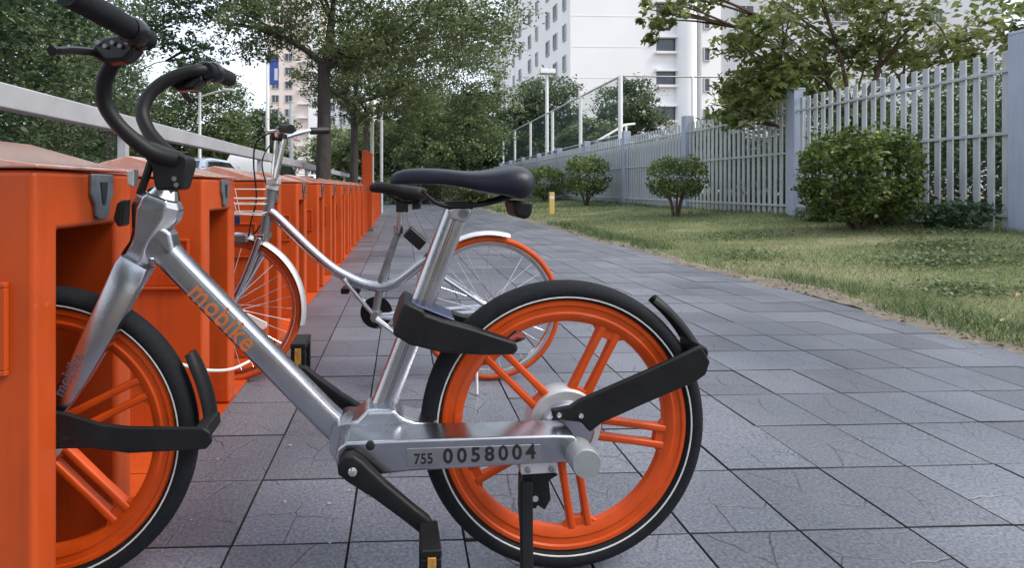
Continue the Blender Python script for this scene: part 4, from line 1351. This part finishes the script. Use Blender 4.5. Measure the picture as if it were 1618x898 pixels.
def bush(label, x, y, rx, h, n, L, seed, stem_h, leafm="leaf_bush", flat=.55):
    z0 = float(hgt(np.array(x), np.array(y)))
    t = thing("round_bush", label, "bush", (x, y, z0), 0, "clipped round bushes on the lawn")
    r = np.random.default_rng(seed)
    d = r.normal(0, 1, (n, 3))
    d /= np.linalg.norm(d, axis=1)[:, None]
    rad = 1 - .5 * r.random(n) ** 2.2
    lump = 1 + .07 * np.sin(d[:, 0] * 9 + seed) + .06 * np.sin(d[:, 2] * 11 + d[:, 1] * 8) + .05 * np.sin(d[:, 1] * 17)
    hh = (h - stem_h) / 2
    sq = np.sign(d) * np.abs(d) ** flat
    sq /= np.maximum(1, np.linalg.norm(sq, axis=1) / 1.18)[:, None]
    P = sq * (rad * lump)[:, None] * np.array([rx, rx, hh])
    P[:, 2] += stem_h + hh
    ns = n // 14
    si = r.integers(0, n, ns)
    P[si] += d[si] * (r.random(ns) ** 2 * .16 * rx)[:, None] + np.array([0, 0, 1]) * (r.random(ns) ** 2 * .10 * (d[si, 2] > 0))[:, None]
    gap = np.sin(d[:, 0] * 5.3 + seed) * np.sin(d[:, 1] * 4.7 + 2 * seed) * np.sin(d[:, 2] * 5.9 + .7)
    k = ((P[:, 2] > stem_h * .8) | (r.random(n) < .25)) & ((gap < .42) | (r.random(n) < .35))
    P = P[k]
    tone = np.clip(.48 + r.normal(0, .22, len(P)) + .16 * np.sin(P[:, 0] * 7 + seed) * np.sin(P[:, 2] * 8), 0, 1)
    fast_mesh("foliage", leaves(P, L, seed + 1, .25, .6), 4, leafm, t, tone)
    m = MB()
    rr = random.Random(seed)
    for q in range(7):
        a = rr.uniform(0, 2 * PI)
        e = (math.cos(a) * rx * .65, math.sin(a) * rx * .65, stem_h + hh * rr.uniform(.5, 1.3))
        m.tube(smooth_path([(math.cos(a) * .05, math.sin(a) * .05, -.05), (math.cos(a) * .12, math.sin(a) * .12, stem_h * .8), e], 3), [.028, .026, .024, .02, .016, .012, .008], 6)
    m.obj("stems", "bark_brown", t, smooth=60)
    return t


bush("largest round bush, dense and clipped, in front of the picket fence on the right", 6.14, 7.0, .60, 1.33, 10500, .066, 501, .16, flat=.72)
bush("open round bush on bare crooked stems, standing alone beside the third fence post", 5.92, 11.4, .54, 1.27, 4200, .062, 502, .42, flat=.7)
bush("round bush right of the pair behind the saddle, on a short stem", 6.15, 17.7, .68, 1.65, 4200, .085, 503, .35, flat=.75)
bush("lower bush left of the pair behind the saddle, by the yellow post", 6.25, 23.2, .78, 1.50, 3400, .10, 504, .2, flat=.75)
# weeds at the fence foot
for k, (x, y, r_, h, lab) in enumerate(((6.95, 6.5, .38, .42, "dark weeds at the foot of the rightmost fence post"), (6.85, 7.4, .45, .36, "dark weeds along the fence foot, right of the big bush"), (6.95, 8.5, .4, .24, "low weeds along the fence foot behind the big bush"))):
    z0 = float(hgt(np.array(x), np.array(y)))
    tree("weed_clump", lab, "weeds", x, y, z0, .12, .012, [(0, 0, h * .45, r_, r_ * 1.2, h * .5, 900)], .075, "leaf_dark", seed=520 + k, group="weeds along the fence foot", limbs=False, clump=.5, per=12)

# ------------------------------------------------------------------ picket fence
FX = 7.24
posts_y = [5.95, 9.60, 13.36, 17.1, 20.8, 24.5, 28.2, 31.9, 35.6, 39.3, 43.0]
fence = thing("picket_fence", "pale blue grey metal picket fence with square posts beside the lawn", "fence", (FX, 0, .27))
pk_me = po_me = None


def fpart(name, me_holder, build, loc):
    if me_holder[0] is None:
        o = build()
        me_holder[0] = o
    else:
        o = me_holder[0].copy()
        C.objects.link(o)
        o.parent = fence
    o.location = loc
    return o


ph, kh = [None], [None]
np_ = 0
for i, y in enumerate([posts_y[0] - 3.7] + posts_y):
    fpart("post", ph, lambda: MB().box(-.11, .11, -.10, .10, -.2, 2.32).add(*MB().loft([[(a * s, b * s, z) for a, b in ((-.11, -.10), (.11, -.10), (.11, .10), (-.11, .10))] for z, s in ((2.323, 1.0), (2.36, .96))]).__dict__.values()).obj("post", "post_paint", fence, bevel=.006), (0, y, 0))
for i in range(len(posts_y)):
    y0 = ([posts_y[0] - 3.7] + posts_y)[i] + .10
    y1 = posts_y[i] - .10
    for z in (1.93, 1.18, .20):
        MB().box(-.070, -.0445, y0 + .001, y1 - .001, z - .020, z + .020).obj("rail", "fence_paint", fence, bevel=.003)
    n = int((y1 - y0) / .158)
    for k in range(n):
        yy = y0 + (k + .5) * (y1 - y0) / n
        if np_ >= 290:
            break
        np_ += 1
        o = fpart("picket", kh, lambda: MB().box(-.043, -.0185, -.036, .036, .02, 2.17).obj("picket", "fence_paint", fence, bevel=.003), (0, yy, 0))
        o.rotation_euler = (0, 0, float(rng.normal(0, .03)))
# sheet metal behind the far bays, and low wall behind the third bay
MB().box(.06, .075, 13.5, 45, .02, 1.90).obj("sheet_panel", "sheet_paint", fence)
MB().box(-.10, .10, 2.4, 45, -.25, .012).obj("footing", "concrete", fence)

# yellow marker post on the lawn
z0 = float(hgt(np.array(4.05), np.array(14.4)))
t = thing("marker_post", "short yellow marker post standing on the lawn near the path", "marker post", (4.05, 14.4, z0))
MB().box(-.065, .065, -.05, .05, -.05, .60).obj("shaft", "yellow_paint", t, bevel=.012)
MB().box(-.060, .060, -.053, -.0505, .42, .50).obj("band", "white_paint", t)

# ------------------------------------------------------------------ netted court fence, floodlight, stair rails
NX, NZ = 8.0, 4.90
net = thing("court_fence", "tall netted sports court fence with white posts behind the picket fence", "court fence", (0, 0, 0))
ny = [19.4, 23.8, 28.3, 33.2, 37.8, 42.2]
for y in ny:
    MB().tube([(NX, y, .2), (NX, y, NZ)], .075 if y > 20 else .08, 10).obj("post", "white_paint", net)
for x in (10.7, 14.5):
    MB().tube([(x, 19.4, .2), (x, 19.4, NZ)], .05, 10).obj("post", "white_paint", net)
MB().tube([(NX, 19.4, NZ), (NX, 42.2, NZ)], .045, 8).obj("top_rail", "pole_grey", net)
MB().tube([(NX, 19.4, NZ), (18, 19.4, NZ)], .03, 8).obj("top_rail", "steel_dark", net)
MB().tube([(NX, 19.4, 2.75), (NX, 42.2, 2.75)], .025, 8).obj("mid_rail", "pole_grey", net)
for i in range(len(ny) - 1):
    MB().box(NX - .004, NX + .004, ny[i] + .08, ny[i + 1] - .08, 2.78, NZ - .05).obj("netting", "net", net)
    MB().box(NX - .004, NX + .004, ny[i] + .08, ny[i + 1] - .08, .3, 2.72).obj("windbreak", "net_dense", net)

fl = thing("floodlight_pole", "slim white floodlight pole with flat lamp head behind the netting", "floodlight", (8.0, 29.4, .2))
MB().tube([(0, 0, 0), (0, 0, 6.9)], [.11, .085], 12).obj("pole", "white_paint", fl)
MB().box(-.42, .42, -.25, .25, 6.9, 7.15).obj("lamp_head", "white_paint", fl, bevel=.03)

stg = thing("stair_railing", "white stair handrail rising behind the netting", "stair railing", (8.4, 26, .3))
sr = MB()
sr.tube([(0, 0, 1.3), (1.0, -.2, 2.65), (2.9, -.2, 2.65)], .10, 8)
sr.obj("handrail", "white_paint", stg)
s2r = MB().tube([(1.3, .6, 2.8), (2.9, .8, 3.7), (3.4, .8, 3.75)], .06, 8).obj("handrail", "white_paint", stg)
for x_, z_ in ((2.0, 3.15), (2.9, 3.65)):
    MB().tube([(x_, .7, 0), (x_, .7, z_)], .06, 8).obj("baluster", "white_paint", stg)

# ------------------------------------------------------------------ buildings


def window(parent, wall, a0, a1, z0, z1, at, flip=1, mullion=True):
    """wall 'x': on a plane x=at facing -x ; 'y': on a plane y=at facing -y"""
    t = .12
    fr = MB()
    gl = MB()

    def bx(m, p0, p1, q0, q1, d0, d1):
        if wall == 'y':
            m.box(p0, p1, at - d1, at - d0, q0, q1)
        else:
            m.box(at - d1, at - d0, p0, p1, q0, q1)
    bx(fr, a0 - t, a1 + t, z0 - t, z0, .01, .16)
    bx(fr, a0 - t, a1 + t, z1, z1 + t, .01, .16)
    bx(fr, a0 - t, a0, z0, z1, .01, .16)
    bx(fr, a1, a1 + t, z0, z1, .01, .16)
    if mullion:
        c = (a0 + a1) / 2
        bx(fr, c - .05, c + .05, z0, z1, .01, .12)
    bx(gl, a0, a1, z0, z1, .005, .05)
    w_ = fr.obj("window", "wall_grey", parent, smooth=0)
    gl.obj("pane", "window_glass", w_, smooth=0)
    return w_


wb_ = thing("white_building", "large white building with blank front wall, round column and windows on its left side", "building", (0, 0, .3))
BX0, BY0, BX1, BZ = 19.0, 60.0, 32.6, 34.0
MB().box(BX0, BX1, BY0, 112, 0, BZ).obj("wall", "wall_white", wb_, smooth=0)
for z in (6.0, 9.5, 13.0, 16.5, 20.0, 23.5):
    MB().box(BX0 - .015, BX1 - 4, BY0 - .025, BY0 - .002, z - .04, z + .04).obj("band", "wall_white", wb_, smooth=0)
for j, y in enumerate((61.6, 65.2, 68.6, 74.5, 78.5, 85, 90, 98, 104)):
    for z in (7.0, 10.6, 14.2, 17.8, 21.4, 25.0):
        window(wb_, 'x', y, y + (1.3 if j % 3 else .9), z, z + 1.65, BX0)
# recessed loggias by the column
for z in (4.2, 8.2, 12.2, 16.0, 20.0, 24.0):
    lg = MB().box(28.9, 31.2, BY0 - .03, BY0 - .005, z, z + 1.5).obj("loggia", "window_glass", wb_, smooth=0)
    MB().box(28.7, 31.3, BY0 - .55, BY0 - .031, z - .28, z - .02).obj("ledge", "wall_white", lg, smooth=0)
    MB().box(28.7, 31.3, BY0 - .55, BY0 - .031, z + 1.52, z + 1.8).obj("lintel", "wall_white", lg, smooth=0)
col = MB()
col.loft([[(32.2 + 1.15 * math.cos(2 * PI * k / 28), BY0 - .2 + 1.15 * math.sin(2 * PI * k / 28), z) for k in range(28)] for z in (0, BZ)])
col.obj("column", "wall_white", wb_, smooth=50)
MB().tube([(33.55, BY0 - .6, 0), (33.55, BY0 - .6, BZ)], .24, 10).obj("drainpipe", "wall_grey", wb_)
MB().box(33.3, 36.2, BY0 - .35, 80, 0, BZ).obj("stair_tower", "wall_white", wb_, smooth=0)
for z in (4.5, 8.0, 11.5, 15.0, 18.6, 22.2, 25.8):
    window(wb_, 'y', 34.25, 34.75, z, z + 1.35, BY0 - .35, mullion=False)
MB().box(36.2, 37.6, BY0 + 1.4, 80, 0, BZ).obj("shade_side", "wall_grey", wb_, smooth=0)  # grey wall colour paints in the tower's shadow side
MB().box(37.6, 75, BY0 + 4, 80, 0, 30).obj("rear_wing", "wall_wing", wb_, smooth=0)
for x in (41, 46, 53, 58, 65):
    for z in (9, 13, 17, 21, 25):
        window(wb_, 'y', x, x + 1.8, z, z + 1.7, BY0 + 4)

bb_ = thing("beige_tower", "distant pinkish beige apartment tower seen between the left trees and the near trunk", "building", (0, 0, 0))
MB().box(-31, -19.5, 125, 140, 0, 52).obj("wall", "wall_beige", bb_, smooth=0)
MB().box(-21.4, -18.6, 124.2, 124.96, 0, 50).obj("balcony_stack", "wall_white", bb_, smooth=0)
for z in np.arange(4, 50, 3.2):
    MB().box(-23.9, -21.6, 124.0, 124.95, z, z + .35).obj("balcony", "wall_white", bb_, smooth=0)
    for x in (-29.8, -26.8):
        window(bb_, 'y', x, x + 1.5, z + .5, z + 2.1, 125)
bw = thing("pale_block", "distant pale bluish block between the two street tree trunks", "building", (0, 0, 0))
MB().box(-17.6, -11, 128, 140, 0, 24).obj("wall", "wall_pale", bw, smooth=0)
for z in np.arange(3, 22, 3.2):
    for x in (-17.0, -14.6, -12.6):
        window(bw, 'y', x, x + 1.2, z, z + 1.5, 128)

# ------------------------------------------------------------------ left side: guard rail, vehicles, lamp, sign, poles
gr = thing("guard_rail", "long flat grey guard rail with posts between the docks and the road", "guard rail", (-1.62, 0, 0))
MB().box(-.035, .035, .2, 60, 1.120, 1.222).obj("beam", "rail_metal", gr, bevel=.008)
for k in range(15):
    MB().box(-.022, .022, 3.2 + k * 3.0 - .022, 3.2 + k * 3.0 + .022, -.05, 1.119).obj("post", "rail_metal", gr)
MB().tube([(0, .2, .62), (0, 60, .62)], .018, 8).obj("lower_rail", "rail_metal", gr)


def car(name, label, cat, x, y, paint, L, W, H, van=False):
    """parked along +y, tail towards the camera"""
    t = thing(name, label, cat, (x, y, -.05), 0, None)
    hw = W / 2
    if van:
        side = [(0, .35), (0, 1.0), (.10, 1.65), (.28, H), (L - 1.5, H), (L - .75, 1.15), (L - .1, 1.0), (L, .75), (L, .35)]
    else:
        side = [(0, .40), (.02, .86), (.12, .98), (.55, 1.02), (1.05, H - .06), (1.5, H), (2.5, H), (2.95, H - .10), (3.45, 1.0), (L - .2, .90), (L, .72), (L, .38)]
    rings = []
    for s, inset in ((-1, .06), (-.93, 0), (.93, 0), (1, .06)):
        rings.append([(s * hw * (1 if z < 1.02 else 1 - (z - 1.02) * .38), yy, z - (inset if z > 1 else 0)) for yy, z in side])
    MB().loft(rings).obj("body", paint, t, bevel=.03, seg=3)
    g_ = MB()
    if van:
        wins = [[(.22, 1.12), (.30, 1.62), (1.3, 1.62), (1.3, 1.12)], [(1.38, 1.12), (1.38, 1.62), (L - 1.65, 1.62), (L - 1.65, 1.12)], [(L - 1.57, 1.12), (L - 1.57, 1.62), (L - 1.30, 1.62), (L - .98, 1.12)]]
    else:
        wins = [[(.85, 1.04), (1.15, H - .10), (1.85, H - .07), (1.85, 1.04)], [(1.92, 1.04), (1.92, H - .07), (2.52, H - .07), (3.15, 1.04)]]
    for wn in wins:
        for s in (-1, 1):
            m = MB()
            m.add([(s * (hw * (1 - (z - 1.02) * .38) + .012), yy, z) for yy, z in wn] + [(s * (hw * (1 - (z - 1.02) * .38) - .03), yy, z) for yy, z in wn],
                  [(0, 1, 2, 3), (7, 6, 5, 4), (0, 4, 5, 1), (1, 5, 6, 2), (2, 6, 7, 3), (3, 7, 4, 0)])
            m.obj("side_window", "car_glass", t, smooth=0)
    ya, yb = (.02, .16) if van else (.53, 1.0)
    za, zb = (1.1, 1.62) if van else (1.045, H - .09)
    MB().add([(-hw * .8, ya - .03, za), (hw * .8, ya - .03, za), (hw * .7, yb - .03, zb), (-hw * .7, yb - .03, zb), (-hw * .8, ya + .03, za), (hw * .8, ya + .03, za), (hw * .7, yb + .03, zb), (-hw * .7, yb + .03, zb)],
             [(0, 1, 2, 3), (7, 6, 5, 4), (0, 4, 5, 1), (1, 5, 6, 2), (2, 6, 7, 3), (3, 7, 4, 0)]).obj("rear_window", "car_glass", t, smooth=0)
    for s in (-1, 1):
        MB().box(s * hw * .72 - .14, s * hw * .72 + .14, -.02, .02, .72, .86).obj("tail_lamp", "red_lens", t, bevel=.01)
        for yy in (.75, L - .85):
            wv = MB().lathe([(.0, -.1), (.29, -.1), (.32, -.07), (.32, .07), (.29, .1), (0, .1)], 24)
            o = wv.obj("wheel", "rubber", t)
            o.rotation_euler = (0, 0, R(90))
            o.location = (s * (hw - .09), yy, .33)
            rm = MB().lathe([(0, -.108), (.19, -.108), (.20, -.1), (.19, .1), (.20, .1), (.19, .108), (0, .108)], 20).obj("rim", "alloy_pale", o)
    MB().box(-hw * .5, hw * .5, -.045, .03, .42, .56).obj("bumper", "black_plastic", t, bevel=.02)
    return t


car("parked_car", "pale blue silver car on the road beyond the nearer docks and guard rail", "car", -4.75, 10.2, "car_silver", 4.3, 1.75, 1.5)
car("parked_van", "white van on the road beyond the twin handlebar posts", "van", -4.7, 16.5, "car_white", 4.6, 1.8, 1.95, True)
car("parked_car", "white car further along the road, left of the street tree trunk", "car", -4.6, 23.5, "car_white", 4.3, 1.75, 1.48)

lp = thing("street_lamp", "white street lamp with one slim arm above the roadside trees", "street lamp", (-6.65, 18, 0))
MB().tube([(0, 0, 0), (0, 0, 3.95)], [.06, .045], 12).obj("pole", "white_paint", lp)
MB().tube([(-.15, 0, 3.78), (0, 0, 3.80), (.55, 0, 3.98), (.85, 0, 4.03)], .028, 8).obj("arm", "white_paint", lp)
MB().box(.75, 1.10, -.07, .07, 4.01, 4.08).obj("lamp_head", "white_paint", lp, bevel=.015)

sg = thing("blue_sign", "blue roadside sign board on a white pole left of the street tree crown", "sign", (-7.4, 30, 0))
MB().tube([(0, 0, 0), (0, 0, 8.2)], .10, 10).obj("pole", "white_paint", sg)
MB().box(.12, .60, -.04, .04, 6.5, 8.0).obj("board", "blue_sign", sg, bevel=.01)
MB().box(.38, .56, -.046, -.0405, 6.75, 7.4).obj("pale_print", "wall_pale", sg)

for x, y, h, r_, m_, lab in ((-.86, 15.6, 3.4, .055, "pole_cream", "cream pole just right of the orange pillar"), (-.66, 17.5, 3.2, .05, "pole_grey", "pale grey pole right beside the cream pole"), (-6.2, 30.5, 5.6, .12, "pole_grey", "grey pole rising above the twin handlebar posts")):
    t = thing("utility_pole", lab, "pole", (x, y, 0), 0, "bare poles beyond the docks")
    MB().tube([(0, 0, 0), (0, 0, h)], r_, 10).obj("shaft", m_, t)
    MB().tube([(0, 0, h), (0, 0, h + .06)], r_ * 1.25, 10).obj("cap", m_, t)
